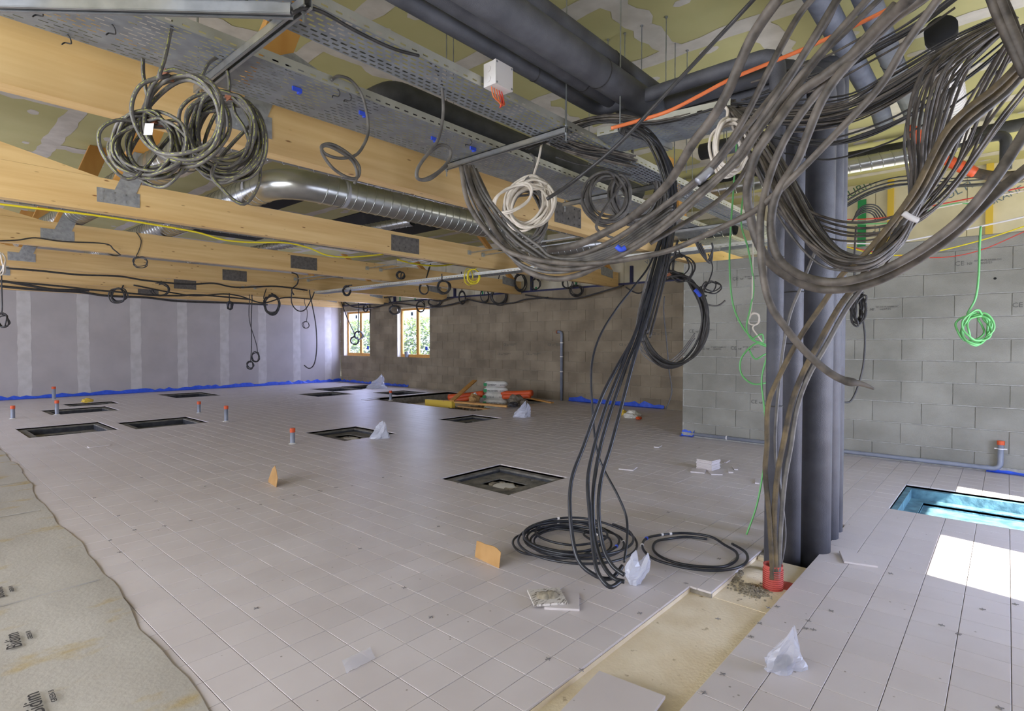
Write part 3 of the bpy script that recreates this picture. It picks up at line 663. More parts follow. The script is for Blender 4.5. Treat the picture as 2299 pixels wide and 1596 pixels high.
# ================================================================ INSULATED PIPES
def pipe(label, pts, r, m=m_foam, cat='pipe', group=None, joints=(), name='insulated_pipe', n=16, hang=()):
    pts = [Vector(p) for p in pts]; e = empty(name, label, cat, tuple(pts[0]), group)
    P = [MB().tube(pts, r, n).build('foam_sleeve', m, smooth=True)]
    for (p, d) in joints:
        p, d = Vector(p), Vector(d).normalized(); P.append(MB().tube([p-d*.004, p+d*.004], r+.003, n).build('joint', m_black, smooth=True))
    for p in hang: P.append(MB().cyl((p[0], p[1], p[2]), (p[0], p[1], ZC-.001), .005, 6).build('hanger_rod', m_galv))
    for q_ in P: q_.parent = e
    return recentre(e, tuple(pts[0]))
gp_ = 'black insulated pipes along the ceiling'
Z1 = Vector((0, 0, 1))
def run(y, z, xv, yv, zv, r0=.12):
    """pipe along x at (y, z) turning to -y at x=xv and down at yv to zv"""
    return [Vector((-1.0, y, z))]+elbow((0, y, z), (xv, y, z), (xv, yv, z), r0)+elbow((xv, y, z), (xv, yv, z), (xv, yv, zv), r0)+[Vector((xv, yv, zv))]
pipe('slimmer black foam pipe, lowest left of the ceiling pipes, dropping beside the red conduit', run(2.46, 3.30, 3.81, 1.12, -.3), .05, m_foamb, group=gp_, joints=(((3.81, 1.12, 2.0), Z1), ((3.81, 1.12, 1.05), Z1), ((3.0, 2.46, 3.3), (1, 0, 0))))
pipe('second black foam pipe along the ceiling, dropping just right of the slimmest', run(2.33, 3.34, 4.14, 1.1, -.45), .064, m_foamb, group=gp_, joints=(((4.14, 1.1, 1.45), Z1), ((4.14, 1.1, 1.8), Z1), ((3.4, 2.33, 3.34), (1, 0, 0))))
pipe('thickest black foam pipe, standing in front of the vertical bundle', run(2.13, 3.31, 4.35, 1.0, -.5, .16), .102, m_foamb, group=gp_, joints=(((3.3, 2.13, 3.31), (1, 0, 0)),), n=24)
pipe('thick black foam pipe running highest under the green ceiling', run(2.2, 3.50, 4.70, 1.0, -.5, .16), .082, m_foamb, group=gp_, joints=(((3.55, 2.2, 3.5), (1, 0, 0)),), n=20)
pipe('rearmost black foam pipe, right edge of the vertical bundle', [Vector((4.9, 1.0, -.5)), Vector((4.9, 1.0, 3.2))]+elbow((4.9, 1, 3.2), (4.9, 1.0, 3.62), (4.9, 2.4, 3.62), .14)+[Vector((4.9, 2.6, 3.62))], .07, m_foamb, group=gp_, n=16)
pipe('black foam pipe with corner, passing over the nearest beam behind the trays', [Vector((6.4, 3.55, 3.36))]+elbow((6, 3.55, 3.36), (2.62, 3.55, 3.36), (2.62, 6, 3.36), .12)+[Vector((2.62, 5.6, 3.40))], .105, group=gp_)
pipe('upper grey foam pipe slanting down towards the orange sleeve, left one', [(2.4, 1.0, 3.81), (6.75, 1.0, 3.81), (6.95, 1.0, 3.75)], .085, m_foamg, joints=(((4.0, 1.0, 3.81), (1, 0, 0)),), group='grey foam pipes at the upper right')
pipe('upper grey foam pipe slanting towards the orange sleeve, right one', [(2.4, .757, 3.81), (7.6, .757, 3.81)], .082, m_foamg, joints=(((5.6, .757, 3.81), (1, 0, 0)),), group='grey foam pipes at the upper right')
pipe('long black foam pipe under the ceiling above the bright spiral duct', [(9.3, -1.2, 4.14), (9.3, 4.8, 4.14)], .075)
pipe('black foam pipe bending down twice below the white flexible duct', [Vector((9.0, 1.2, 3.97))]+elbow((9, 1.2, 3.97), (9.0, .05, 3.97), (9.0, .05, 3.3), .1)+[Vector((9.0, .05, 3.55))], .06)
pipe('short black foam pipe stub with orange plug behind the thick cables', [(7.2, 2.35, 3.62), (7.2, 1.95, 3.62)], .11, m_foam, hang=((7.2, 2.15, 3.7),))
pipe('short black round foam pipe end under the short tray', [(6.0, 2.55, 3.55), (6.0, 2.1, 3.55)], .085, m_foam, hang=((6.0, 2.3, 3.6),))

for i, (x, z) in enumerate(((6.62, 2.98), (6.95, 2.98))):
    for a, b in ((6.98, 9.84), (9.98, 12.84), (12.98, 15.79), (3.98, 6.84)):
        e = empty('conduit_rail', 'thin steel rail fixed between two neighbouring timber beams above long tray', 'rail', (x, a, z), 'steel rails between the beams')
        MB().box(x-.012, x+.012, a, b, z-.01, z+.01).build('rail', m_strut, e)
        for yy, s_ in ((a, 1), (b, -1)): MB().box(x-.03, x+.03, min(yy, yy+s_*.05), max(yy, yy+s_*.05), z+.01, z+.016).box(x-.04, x+.04, min(yy, yy+s_*.006), max(yy, yy+s_*.006), z-.03, z+.04).build('bracket', m_flange, e)
        recentre(e, (x, a, z))
# ================================================================ CABLES
def dep(p): return (Vector(p)-Vector((0, 0, CH))).dot(fw)
def path(pts, ax, v, jit=0, rr=R):
    P = pix(pts, ax, v)
    return [p+Vector((rr.gauss(0, jit), rr.gauss(0, jit), rr.gauss(0, jit))) for p in P] if jit else P
def wire(label, pts, px, m, ax='d', v=3, cat='cable', group=None, name='cable', k=6, n=7, jit=0, taper=None, parent=None):
    """one cable from a pixel trace; px its thickness in the photo's pixels"""
    P = path(pts, ax, v, jit); S = spline(P, k)
    r = [px/2*dep(p)/F for p in S]; r = [min(max(q, min(r)), sum(r)/len(r)*1.15) for q in r]; r = sum(r)/len(r)
    if taper: r = [r*taper(i/(len(S)-1)) for i in range(len(S))]
    return MB().tube(S, r, n).build(name, m, parent, True, label=label, cat=None if parent else cat, group=group)
def coil(name, label, c, rx, ry, loops, px, m, ax='d', v=3, lead=(), tail=(), tilt=0, wob=.1, off=.12, seed=1, cat='cable coil', group=None, tie=None, tiepos=0, stripe=False, n=6, deepen=.05, top=None):
    rr = random.Random(seed); C0 = at(c[0], c[1], ax, v); D = dep(C0); s_ = D/F; ct, st = math.cos(tilt), math.sin(tilt)
    U = (rt*1.0).normalized(); W = Vector((0, 0, 1)); P = []
    if lead: P += path(lead, ax, v)
    if top and (not P or P[0].z < top-.05): q_ = P[0] if P else C0+W*ry*s_; P = [Vector((q_.x, q_.y, top)), Vector((q_.x, q_.y, (top+q_.z)/2))]+P
    K = 10; ph = rr.uniform(-.2, .2)
    for L in range(loops):
        a_, b_ = rx*(1+rr.uniform(-wob, wob)), ry*(1+rr.uniform(-wob, wob)); ox, oy = rr.uniform(-off, off)*rx, rr.uniform(-off, off)*ry
        dz = rr.uniform(-1, 1)*deepen; lt = tilt+rr.uniform(-.12, .12); ct, st = math.cos(lt), math.sin(lt)
        for i in range(K):
            t = math.pi/2+2*math.pi*i/K+ph; x, y = a_*math.cos(t)+ox, b_*math.sin(t)+oy
            P.append(C0+U*(x*ct-y*st)*s_+W*(x*st+y*ct)*s_-fw*(dz+.02*math.sin(3*t+L)))
    if tail: P += path(tail, ax, v)
    S = spline(P, 4 if D > 7 else 6); r = px/2*s_; e = empty(name, label, cat, tuple(C0), group)
    MB().tube(S, r, n).build('cable', m, e, True)
    if stripe: MB().tube([p-fw*r*.8+U*r*.3 for p in S], r*.26, 4).build('marking_stripe', m_ystr, e, True)
    if tie:
        tc = C0+U*(rx*math.cos(tiepos)*s_)+W*(ry*math.sin(tiepos)*s_)
        MB().obox(tc, U*.018, W*.008+U*.004, fw*.035).build('tie', tie, e)
        MB().obox(tc-fw*.03, U*.012+W*.01, W*.02, fw*.002).build('tie', tie, e)
    return recentre(e, tuple(C0))
m_ystr = mat('yellow_stripe', (176, 178, 96), (96, 94, 84), .6, scale=55, world=True, lo=.45, hi=.52)
# --- big coils hanging from the near tray
coil('cable_coil', 'large grey cable coil with brown tie, front one of three at upper left', (406, 265), 92, 96, 5, 10, m_grey, 'y', 3.12, lead=((412, 52), (398, 42), (386, 56), (378, 92), (370, 130), (358, 172)), stripe=True, tie=m_brown, tiepos=1.9, wob=.05, off=.07, seed=2)
coil('cable_coil', 'grey cable coil with white labels, leftmost of three at upper left', (340, 337), 72, 62, 11, 8, m_grey, 'y', 3.3, lead=((321, 132), (322, 170), (332, 220), (345, 270)), tail=((300, 400), (240, 360), (222, 300), (262, 270), (330, 278)), stripe=True, tie=m_brown, tiepos=1.4, seed=3, off=.25, wob=.15)
coil('cable_coil', 'dense grey cable coil with brown tie, rightmost of three at upper left', (500, 305), 76, 86, 16, 8, m_grey, 'y', 3.25, lead=((416, 170), (432, 180), (452, 170), (470, 140), (497, 128), (508, 150), (515, 200)), tail=((480, 375), (500, 425), (548, 458), (582, 410), (582, 340)), stripe=True, tie=m_brown, tiepos=1.3, seed=4, off=.22, wob=.14)
MB().obox(at(334, 290, 'y', 3.2), rt*.022, Vector((.004, 0, .03)), fw*.001).build('tag', m_whitep, label='white paper tag stuck on leftmost of the three upper coils', cat='tag')
wire('grey cable drop with figure-eight loop in front of the nearest beam, left one', [(744, 180), (760, 171), (790, 182), (816, 222), (827, 290), (815, 328), (795, 350), (760, 355), (730, 345), (722, 328), (745, 324), (780, 343), (806, 372), (803, 398), (780, 398), (748, 378), (724, 345), (726, 328), (750, 333), (790, 360), (802, 390), (796, 412)], 7, m_grey, 'y', 3.05)
wire('grey cable drop with crossed loop in front of the nearest beam, right one', [(900, 105), (940, 120), (975, 148), (991, 190), (995, 255), (984, 312), (960, 345), (938, 378), (936, 398), (952, 403), (985, 385), (1010, 355), (1009, 333), (988, 326), (962, 345), (940, 375), (938, 400), (965, 402), (1003, 372)], 7.5, m_grey, 'y', 2.6)
wire('black cable lying along the narrow tray edge near top left', [(655, 30), (690, 18), (730, 30), (800, 70), (880, 108), (940, 125)], 8, m_black, 'y', 2.38)
wire('red cable crossing the ceiling above the narrow tray', [(720, -8), (750, 8), (775, 22), (790, 38)], 4, m_red, 'z', 3.6)
# --- white and grey coils in the middle
coil('cable_coil', 'cream cable coil hanging below the trays near picture centre', (1185, 458), 44, 52, 12, 6, m_white, 'y', 2.75, lead=((1217, 316), (1210, 355), (1198, 404)), tilt=-.55, seed=5, off=.2, wob=.12, tie=m_grey, tiepos=1.6, deepen=.03)
coil('cable_coil', 'wide loose loop of cream cable left of the cream coil', (1150, 445), 44, 26, 2, 6, m_white, 'y', 2.74, tilt=.5, seed=6, lead=((1198, 404),), off=.1, deepen=.02)
coil('cable_coil', 'grey cable coil hanging behind the cream one', (1182, 482), 44, 66, 8, 6, m_grey, 'y', 2.95, lead=((1190, 345), (1200, 360), (1192, 410)), seed=7, off=.2)
coil('cable_coil', 'grey coil with white label, left of two under the far crossbar', (1362, 440), 46, 54, 8, 6.5, m_grey, 'y', 2.75, lead=((1391, 282), (1376, 320), (1384, 360), (1378, 390)), tail=((1340, 500), (1362, 528), (1398, 540)), seed=8, off=.18)
coil('cable_coil', 'grey coil of many loops, right of two under the far crossbar', (1428, 436), 54, 60, 12, 6.5, m_grey, 'y', 2.7, lead=((1424, 292), (1420, 340), (1424, 372)), tie=m_brown, tiepos=1.5, seed=9, off=.14)
MB().obox(at(1368, 378, 'y', 2.7), rt*.035+Vector((0, 0, .028)), Vector((0, 0, .008))-rt*.006, fw*.002).build('label', m_whitep, label='white cable label on the left coil under far crossbar', cat='tag')
coil('cable_coil', 'white cable coil hanging from the short tray end', (1637, 328), 34, 56, 8, 7, m_white, 'd', 3.55, lead=((1626, 238), (1634, 250), (1630, 272)), seed=10, off=.12, wob=.1)
wire('thin bright green cable loop hanging left of vertical pipes, upper part', [(1655, 300), (1650, 380), (1645, 450), (1640, 520), (1638, 600), (1645, 680), (1665, 730), (1695, 765), (1722, 778), (1712, 770), (1688, 762), (1676, 735), (1685, 690), (1692, 640), (1680, 560), (1664, 500), (1672, 420), (1690, 340)], 4, m_lime, 'd', 4.3)
wire('thin bright green cable circle hanging left of vertical pipes, lower part', [(1688, 762), (1710, 750), (1712, 768), (1690, 775), (1664, 805), (1665, 840), (1692, 862), (1728, 855), (1748, 828), (1744, 800), (1720, 795), (1696, 806), (1682, 785)], 4, m_lime, 'd', 4.3)
wire('green cable trailing down to the floor left of vertical pipes', [(1722, 800), (1710, 850), (1714, 900), (1722, 980), (1716, 1040), (1700, 1130), (1676, 1200)], 4, m_lime, 'd', 4.0)
wire('thin white cable with small loops beside the green ones', [(1690, 540), (1690, 600), (1688, 680), (1682, 715), (1690, 702), (1704, 708), (1700, 728), (1682, 726), (1684, 708), (1700, 705), (1705, 722), (1690, 735), (1700, 752), (1712, 768)], 3.5, m_white, 'd', 4.3)
coil('cable_coil', 'bright green cable coil in front of the right block wall', (2192, 737), 30, 32, 6, 4.5, m_lime, 'x', 6.6, lead=((2202, 508), (2199, 560), (2197, 620), (2190, 670), (2172, 706)), seed=11, off=.2, wob=.15)
coil('cable_coil', 'thin black cable coil right of vertical pipes with long tail', (1927, 695), 11, 33, 6, 4, m_black, 'd', 5.5, lead=((1922, 508), (1919, 560), (1918, 620), (1918, 660)), tail=((1938, 720), (1942, 760), (1938, 820), (1925, 870), (1910, 900), (1893, 903)), seed=12)
coil('cable_coil', 'big loop of black cables with brown and blue ties, before the wall corner', (1511, 718), 72, 100, 7, 5.5, m_black, 'd', 4.6, lead=((1521, 540), (1512, 590), (1512, 620)), tie=m_brown, tiepos=1.75, seed=13, off=.06, wob=.04)
coil('cable_coil', 'small loose loops of thin black cable over the large one', (1526, 600), 28, 28, 5, 3, m_black, 'd', 4.6, lead=((1520, 545), (1528, 575)), seed=14, off=.25)
coil('cable_coil', 'small flat loops of thin cable on the right wall near corner', (1598, 645), 18, 12, 3, 3, m_black, 'd', 5, lead=((1590, 570), (1600, 600), (1592, 630), (1578, 655)), seed=15, off=.2)
wire('thin grey cable tail with white clip beside the wall corner', [(1570, 672), (1590, 684), (1612, 686), (1628, 675)], 4, m_grey, 'd', 5)
wire('blue cable tie on the large black loop', [(1560, 650), (1566, 656), (1573, 665)], 9, m_bluetie, 'd', 4.5, cat='cable tie')
# --- floor coils
def floor_coil(label, c, r0, loops, rad, m, seed, spread=.05, group=None, ties=()):
    rr = random.Random(seed); C0 = at(c[0], c[1], 'z', 0); P = []; z = rad
    for L in range(loops):
        a = r0*(1+rr.uniform(-.38, .08)); ox, oy = rr.uniform(-spread, spread), rr.uniform(-spread, spread); ph = rr.uniform(0, .4)
        for i in range(12):
            t = 2*math.pi*i/12+ph; P.append(C0+Vector((ox+a*math.cos(t), oy+a*math.sin(t), rad*1.1+rad*1.3*L+rr.uniform(0, .012))))
    e = empty('cable_coil', label, 'cable coil', (C0.x, C0.y, 0), group)
    S = spline(P, 5); MB().tube(S, rad, 8).build('cable', m, e, True)
    for (f, mm) in ties:
        i = int(f*(len(S)-2)); d = (S[i+1]-S[i]).normalized(); MB().tube([S[i]-d*.009, S[i]+d*.009], rad*1.35, 8).build('tie', mm, e)
    return recentre(e, (C0.x, C0.y, 0))
floor_coil('large coil of new black cable lying on the white floor tiles', (1285, 1226), .40, 8, .0085, m_blk2, 21, .10, ties=((.12, m_whitep), (.3, m_whitep), (.36, m_whitep), (.52, m_whitep), (.6, m_bluetie), (.9, m_whitep)))
floor_coil('open two-turn coil of black cable on floor before red conduit', (1562, 1246), .35, 2, .0095, m_blk2, 25, .03, ties=((.6, m_whitep), (.62, m_whitep), (.66, m_bluetie), (.7, m_whitep)))
g_ = 'black cables dropping from the tray to the floor coil'
T5 = [
 [(1470, 330, 4.0), (1502, 400, 3.9), (1500, 480, 3.8), (1472, 580, 3.7), (1444, 686, 3.6), (1423, 756, 3.5), (1384, 826, 3.4), (1349, 896, 3.3), (1311, 1000, 3.2), (1283, 1080, 3.1), (1281, 1168, 3.0), (1297, 1254, 2.9), (1335, 1291, 2.85), (1372, 1298, 2.85), (1398, 1270, 2.9)],
 [(1460, 300, 4.0), (1510, 380, 3.9), (1508, 470, 3.8), (1483, 573, 3.7), (1455, 668, 3.6), (1430, 738, 3.5), (1395, 826, 3.4), (1360, 914, 3.3), (1335, 1000, 3.2), (1320, 1075, 3.1), (1324, 1149, 3.0), (1331, 1224, 2.9), (1342, 1284, 2.8), (1368, 1317, 2.75), (1393, 1305, 2.8)],
 [(1440, 290, 4.0), (1490, 340, 3.9), (1512, 450, 3.8), (1490, 573, 3.7), (1462, 650, 3.6), (1437, 745, 3.5), (1405, 826, 3.4), (1374, 914, 3.3), (1349, 1000, 3.2), (1333, 1093, 3.1), (1333, 1187, 3.0), (1348, 1254, 2.9), (1374, 1295, 2.82), (1402, 1306, 2.8)],
 [(1430, 285, 4.0), (1485, 330, 3.9), (1518, 430, 3.8), (1497, 510, 3.75), (1469, 650, 3.6), (1444, 738, 3.5), (1423, 808, 3.4), (1395, 914, 3.3), (1372, 1000, 3.2), (1350, 1075, 3.1), (1344, 1149, 3.0), (1353, 1224, 2.92), (1374, 1269, 2.86), (1402, 1291, 2.82)]]
for pt, l in zip(T5, ('leftmost', 'second', 'third', 'fourth')): wire('black cable falling from tray to the floor coil, %s of four thick ones' % l, pt, 8.5, m_blk2, group=g_)
wire('thinner black cable bending right above the clear bag on the floor', [(1480, 360, 4.2), (1502, 450, 4.1), (1465, 580, 4), (1423, 643, 3.9), (1384, 693, 3.8), (1346, 756, 3.7), (1328, 826, 3.6), (1331, 931, 3.5), (1340, 1010, 3.4), (1357, 1056, 3.35), (1387, 1112, 3.25), (1406, 1160, 3.2), (1408, 1209, 3.1), (1401, 1262, 3.0)], 5, m_blk2, group=g_)
for i, (dx, dz) in enumerate(((0, 0), (9, .05), (18, .1), (-8, .05))):
    wire('black cable arching over the bracket and dropping beside the thick ones', [(1395+dx*.3, 300+dx*.2, 3.9), (1402+dx*.4, 285, 3.9), (1430+dx, 292-dx*.3, 3.9+dz), (1462+dx, 320, 3.9+dz), (1486+dx, 370, 3.9), (1500+dx*.8, 430, 3.9), (1503+dx*.7, 500, 3.9), (1490+dx*.6, 590, 3.9), (1470+dx*.6, 660+6*i, 3.9), (1448+dx*.6, 740+9*i, 3.8)], 5.5, m_black, group='cables arching over the tray bracket')
for i, rr_ in enumerate((0, 6, 12)):
    wire('thin grey cable in low loop behind the falling black cables', [(1460, 600), (1440, 680-rr_), (1428, 740), (1440, 790-rr_), (1470, 815-rr_*1.5), (1500, 822-rr_), (1530, 800-rr_), (1560, 760-rr_)], 3, m_grey, 'd', 5.0, group='thin grey loops behind the drop')
# --- very thick cables: left loop set
gL = 'thick dusty cables looping from the tray to upper right'
K = [
 ('outermost', [(1035, 372, 3.4), (1046, 440, 3.35), (1065, 482), (1097, 524, 3.3), (1139, 563), (1191, 580, 3.2), (1262, 590), (1332, 591, 3.1), (1402, 583), (1500, 563, 2.9), (1588, 526), (1675, 484, 2.6), (1715, 458), (1781, 398, 2.4), (1872, 305), (1974, 196, 2.1), (2030, 105), (2112, -10, 1.9)], 13),
 ('second', [(1045, 372, 3.45), (1066, 440), (1090, 478, 3.4), (1111, 517), (1146, 559, 3.3), (1209, 594), (1279, 605, 3.2), (1345, 592), (1420, 560, 3.0), (1500, 505), (1560, 452, 2.8), (1616, 400), (1668, 350, 2.6), (1700, 300), (1767, 208, 2.4), (1850, 108), (1955, -10, 2.2)], 12),
 ('lowest hanging', [(1055, 375, 3.5), (1085, 450), (1120, 530, 3.4), (1156, 582), (1191, 612, 3.3), (1247, 626), (1297, 618, 3.2), (1342, 597), (1384, 575, 3.1), (1455, 530), (1500, 493, 2.9), (1560, 440), (1640, 368, 2.7), (1705, 275), (1795, 138, 2.4), (1885, -10, 2.3)], 14),
 ('innermost', [(1066, 380, 3.55), (1100, 452), (1125, 500, 3.5), (1156, 538), (1191, 562, 3.4), (1244, 576), (1297, 574, 3.3), (1349, 553), (1402, 524, 3.1), (1500, 455), (1590, 378, 2.8), (1660, 285), (1735, 140, 2.5), (1790, 40), (1830, -10, 2.4)], 12),
 ('straightest', [(1230, 560, 3.5), (1300, 548, 3.4), (1390, 505), (1440, 470, 3.1), (1500, 412), (1553, 326, 2.7), (1596, 270), (1633, 208, 2.5), (1686, 88), (1752, -10, 2.2)], 20)]
for l, pt, w_ in K: wire('very thick dusty cable looping across the picture, %s of the set' % l, pt, w_, m_dusty, group=gL, n=10)
for i in range(6):
    wire('grey cable in the tied bundle under centre crossbar', [(1036+5*i, 372, 3.5), (1052+7*i, 430), (1085+8*i, 500-4*i, 3.4), (1130+7*i, 560-8*i), (1180+6*i, 598-9*i, 3.3), (1240, 612-7*i), (1300, 604-5*i, 3.2), (1370, 580-5*i), (1440, 540-6*i, 3.2), (1510, 500-8*i, 3.1)], 7, m_grey, group='grey cable bundle under centre crossbar')
wire('single thin black cable slanting from the top to the centre coils', [(1700, -10, 2.6), (1640, 55), (1500, 205, 2.9), (1390, 322), (1290, 405, 3.2), (1228, 447)], 9, m_black)
wire('blue plastic tie around the thick cable loops', [(1384, 552, 3.0), (1394, 560), (1404, 556)], 12, m_bluetie, cat='cable tie')
wire('clear tape wrapped round a thick cable at picture centre right', [(1566, 408, 2.75), (1584, 394), (1598, 382)], 19, m_tape, cat='tape')
# --- very thick cables: right loop set
gR = 'thick dusty cables looping in front of the vertical pipes'
wire('very thick dusty cable in the lower big loop before the vertical pipes', [(2052, -12, 1.9), (1990, 45), (1921, 116, 2.2), (1850, 170), (1790, 215, 2.4), (1728, 300), (1696, 351, 2.5), (1678, 421), (1684, 482, 2.6), (1702, 545), (1732, 593, 2.6), (1781, 628), (1833, 647, 2.6), (1886, 649), (1945, 639, 2.5), (2009, 612), (2079, 570, 2.3), (2149, 518), (2227, 442, 2.1), (2310, 375)], 21, m_dusty, group=gR, n=12)
wire('very thick dusty cable in the upper big loop before the vertical pipes', [(2085, -12, 2.0), (2010, 40), (1956, 91, 2.2), (1886, 165), (1844, 228, 2.3), (1812, 305), (1790, 360, 2.4), (1744, 435), (1731, 500, 2.5), (1736, 550), (1753, 587, 2.5), (1791, 615), (1833, 629, 2.5), (1886, 633), (1956, 617, 2.4), (2026, 585), (2097, 540, 2.2), (2167, 482), (2240, 392, 2.0), (2310, 282)], 20, m_dusty, group=gR, n=12)
wire('thick dusty cable whose peeled end points right at pipe mid height', [(2010, 10, 2.2), (1886, 150), (1816, 232, 2.4), (1767, 305), (1735, 375, 2.5), (1716, 440), (1707, 500, 2.5), (1711, 600), (1728, 680, 2.5), (1763, 735), (1805, 786, 2.5), (1851, 828), (1893, 853, 2.5), (1935, 862), (1962, 873, 2.5)], 17, m_dusty, group=gR, n=10, taper=lambda t: 1 if t < .86 else (1.15 if t < .9 else max(.3, 1-(t-.88)*6)))
wire('thick cable running from top right down behind the loops', [(1885, -12, 2.6), (1850, 60), (1800, 130, 2.8), (1757, 185), (1700, 255, 2.9), (1640, 330), (1592, 385, 3.0), (1540, 430), (1480, 470, 3.1), (1430, 505)], 13, m_dusty, group=gR)
wire('thick cable between the two big loops and the left set', [(1985, -12, 2.6), (1900, 70), (1840, 130, 2.8), (1780, 210), (1720, 300, 2.8), (1690, 350), (1655, 410, 2.9), (1600, 460), (1530, 505, 3.0), (1460, 545)], 12, m_dusty, group=gR)
# dirty cables into the red conduit
gC = 'mud-stained cables entering the red conduit'
Cn = [('left one', [(2310, 118, 2.4), (2241, 190), (2130, 285, 2.6), (2056, 422), (2001, 500, 2.8), (1933, 580), (1890, 617, 3.0), (1851, 677), (1798, 754, 3.2), (1746, 852), (1724, 914, 3.3), (1722, 1000), (1718, 1060, 3.35), (1727, 1160), (1733, 1262, 3.35), (1733, 1300)], 12),
      ('middle one', [(2310, 132, 2.45), (2250, 200), (2140, 296, 2.65), (2064, 430), (2000, 512, 2.85), (1936, 620), (1886, 686, 3.1), (1837, 773), (1803, 837, 3.2), (1777, 907), (1758, 1000, 3.3), (1745, 1070), (1738, 1160, 3.35), (1741, 1262), (1740, 1300, 3.35)], 13),
      ('right one', [(2310, 150, 2.5), (2262, 208), (2152, 304, 2.7), (2074, 436), (2010, 524, 2.9), (1948, 628), (1900, 694, 3.1), (1852, 780), (1815, 845, 3.2), (1790, 914), (1776, 1000, 3.3), (1762, 1080), (1754, 1170, 3.35), (1749, 1262), (1746, 1300, 3.35)], 11)]
for l, pt, w_ in Cn: wire('thick muddy cable rising from the red conduit, %s' % l, pt, w_, m_mud if l != 'right one' else m_grey, group=gC, n=10)
wire('flat grey cable leaning between the pipes and red conduit', [(1832, 560, 3.3), (1800, 640), (1770, 720, 3.35), (1750, 850), (1740, 1000, 3.4), (1752, 1100), (1762, 1200, 3.4), (1752, 1270)], 7, m_grey, group=gC)
wire('mud-covered cable lying over the orange sleeve end, far right', [(2310, 392, 4.6), (2240, 396), (2190, 388, 4.8), (2160, 378), (2120, 350, 4.9)], 22, m_mud, n=10)
o_ = wire('torn orange sleeve around the cables at the right', [(2040, 285, 4.9), (2075, 320), (2100, 350, 4.9), (2130, 362), (2190, 388, 4.8)], 24, m_orange, cat='sleeve', name='orange_sleeve', n=9, taper=lambda t: .8+.25*math.sin(9*t))
wire('orange cable crossing under the ceiling to the right', [(1372, 288, 3.62), (1430, 272, 3.6), (1500, 250), (1570, 215, 3.45), (1640, 178), (1720, 145, 3.35), (1800, 112), (1900, 67, 3.2), (1992, 22), (2050, -8, 3.1)], 9, m_org)
# --- bundle fans
def fan(label, base, n, px, m, group, sx=8, sy=8, sd=.06, seed=1, pin=(0,), spread=None, names=('cable',)):
    rr = random.Random(seed); last = len(base)-1
    for q in range(n):
        gx, gy, gd = rr.gauss(0, 1), rr.gauss(0, 1), rr.gauss(0, 1); pts = []
        for i, p in enumerate(base):
            sc_ = spread[i] if spread else 1
            pts.append((p[0]+(gx*sx+rr.gauss(0, sx*.12))*sc_, p[1]+(gy*sy+rr.gauss(0, sy*.12))*sc_, p[2]+gd*sd*sc_))
        wire(label, pts, px*rr.uniform(.8, 1.2), m[q % len(m)] if isinstance(m, (list, tuple)) else m, group=group, k=5, n=5)
fan('thin dark cable of the bundle rising from the short tray to the top right', [(1640, 245, 3.7), (1700, 262, 3.6), (1790, 268, 3.5), (1900, 252, 3.4), (2000, 205, 3.2), (2120, 130, 3.0), (2265, 45, 2.8)], 34, 4.2, (m_dusty, m_black, m_dusty), 'cable bundle rising to the top right', 8, 13, .05, 31, spread=(.4, .8, 1.1, 1.1, 1.4, 1.2, .6))
fan('thin dark cable of the high bundle leaving picture at the top', [(1690, 225, 3.7), (1760, 200, 3.6), (1860, 165, 3.4), (1960, 110, 3.2), (2060, 55, 3.0), (2150, -12, 2.9)], 9, 5, (m_dusty, m_black), 'high cable bundle over the pipes', 10, 14, .05, 32)
fan('dark cable of the bundle dropping from short tray into the deep loop', [(1642, 245, 3.6), (1690, 300, 3.5), (1735, 370, 3.3), (1770, 450, 3.2), (1820, 530, 3.1), (1880, 582, 3.0), (1950, 590, 2.9), (2010, 550, 2.9), (2045, 492, 2.9), (2072, 400, 2.9), (2085, 280, 2.8), (2125, 160, 2.7), (2210, 85, 2.7), (2275, 45, 2.7)], 22, 6, (m_dusty, m_grey, m_dusty), 'cables in the deep loop with white tie', 14, 12, .05, 33, spread=(.3, .8, 1.1, 1.3, 1.2, 1, .9, .7, .35, 1.1, 2.1, 2.2, 1.4, .5))
fan('dark cable tangled downwards behind the thick loops', [(1645, 250, 3.65), (1700, 320, 3.6), (1750, 400, 3.5), (1790, 470, 3.5), (1840, 540, 3.4), (1900, 590, 3.4), (1960, 585, 3.3)], 8, 7, (m_black, m_dusty), 'tangle under the short tray', 22, 10, .08, 34, spread=(.3, .9, 1.2, 1.2, 1, .8, .6))
fan('thin dark cable sagging between pipes and upper right', [(1700, 300, 3.6), (1780, 318, 3.5), (1860, 322, 3.4), (1950, 300, 3.3), (2050, 255, 3.1), (2180, 170, 3.0), (2280, 90, 2.9)], 6, 4.5, m_black, 'sagging thin cables', 8, 16, .05, 35)
fan('dark cable of the lower sag below the white tie', [(1760, 430, 3.5), (1800, 480, 3.4), (1880, 512, 3.3), (1960, 515, 3.2), (2040, 490, 3.1), (2120, 430, 3.0), (2230, 280, 2.9), (2300, 190, 2.8)], 5, 5.5, m_dusty, 'lower sagging cables', 6, 10, .04, 36)
fan('thin dark cable crossing steeply at the far right', [(1960, 600, 3.2), (2050, 490, 3.1), (2130, 380, 3.0), (2180, 260, 2.9), (2250, 130, 2.8), (2290, 60, 2.7)], 7, 6, m_dusty, 'steep cables at the far right', 24, 10, .05, 37, spread=(.7, .4, .9, 1.2, 1, .4))
fan('black cable of the heavy trunk at the top right corner', [(2228, -15, 2.2), (2250, 40, 2.2), (2275, 100, 2.2), (2312, 175, 2.2)], 9, 22, m_dusty, 'heavy cable trunk at the top right corner', 11, 8, .05, 38)
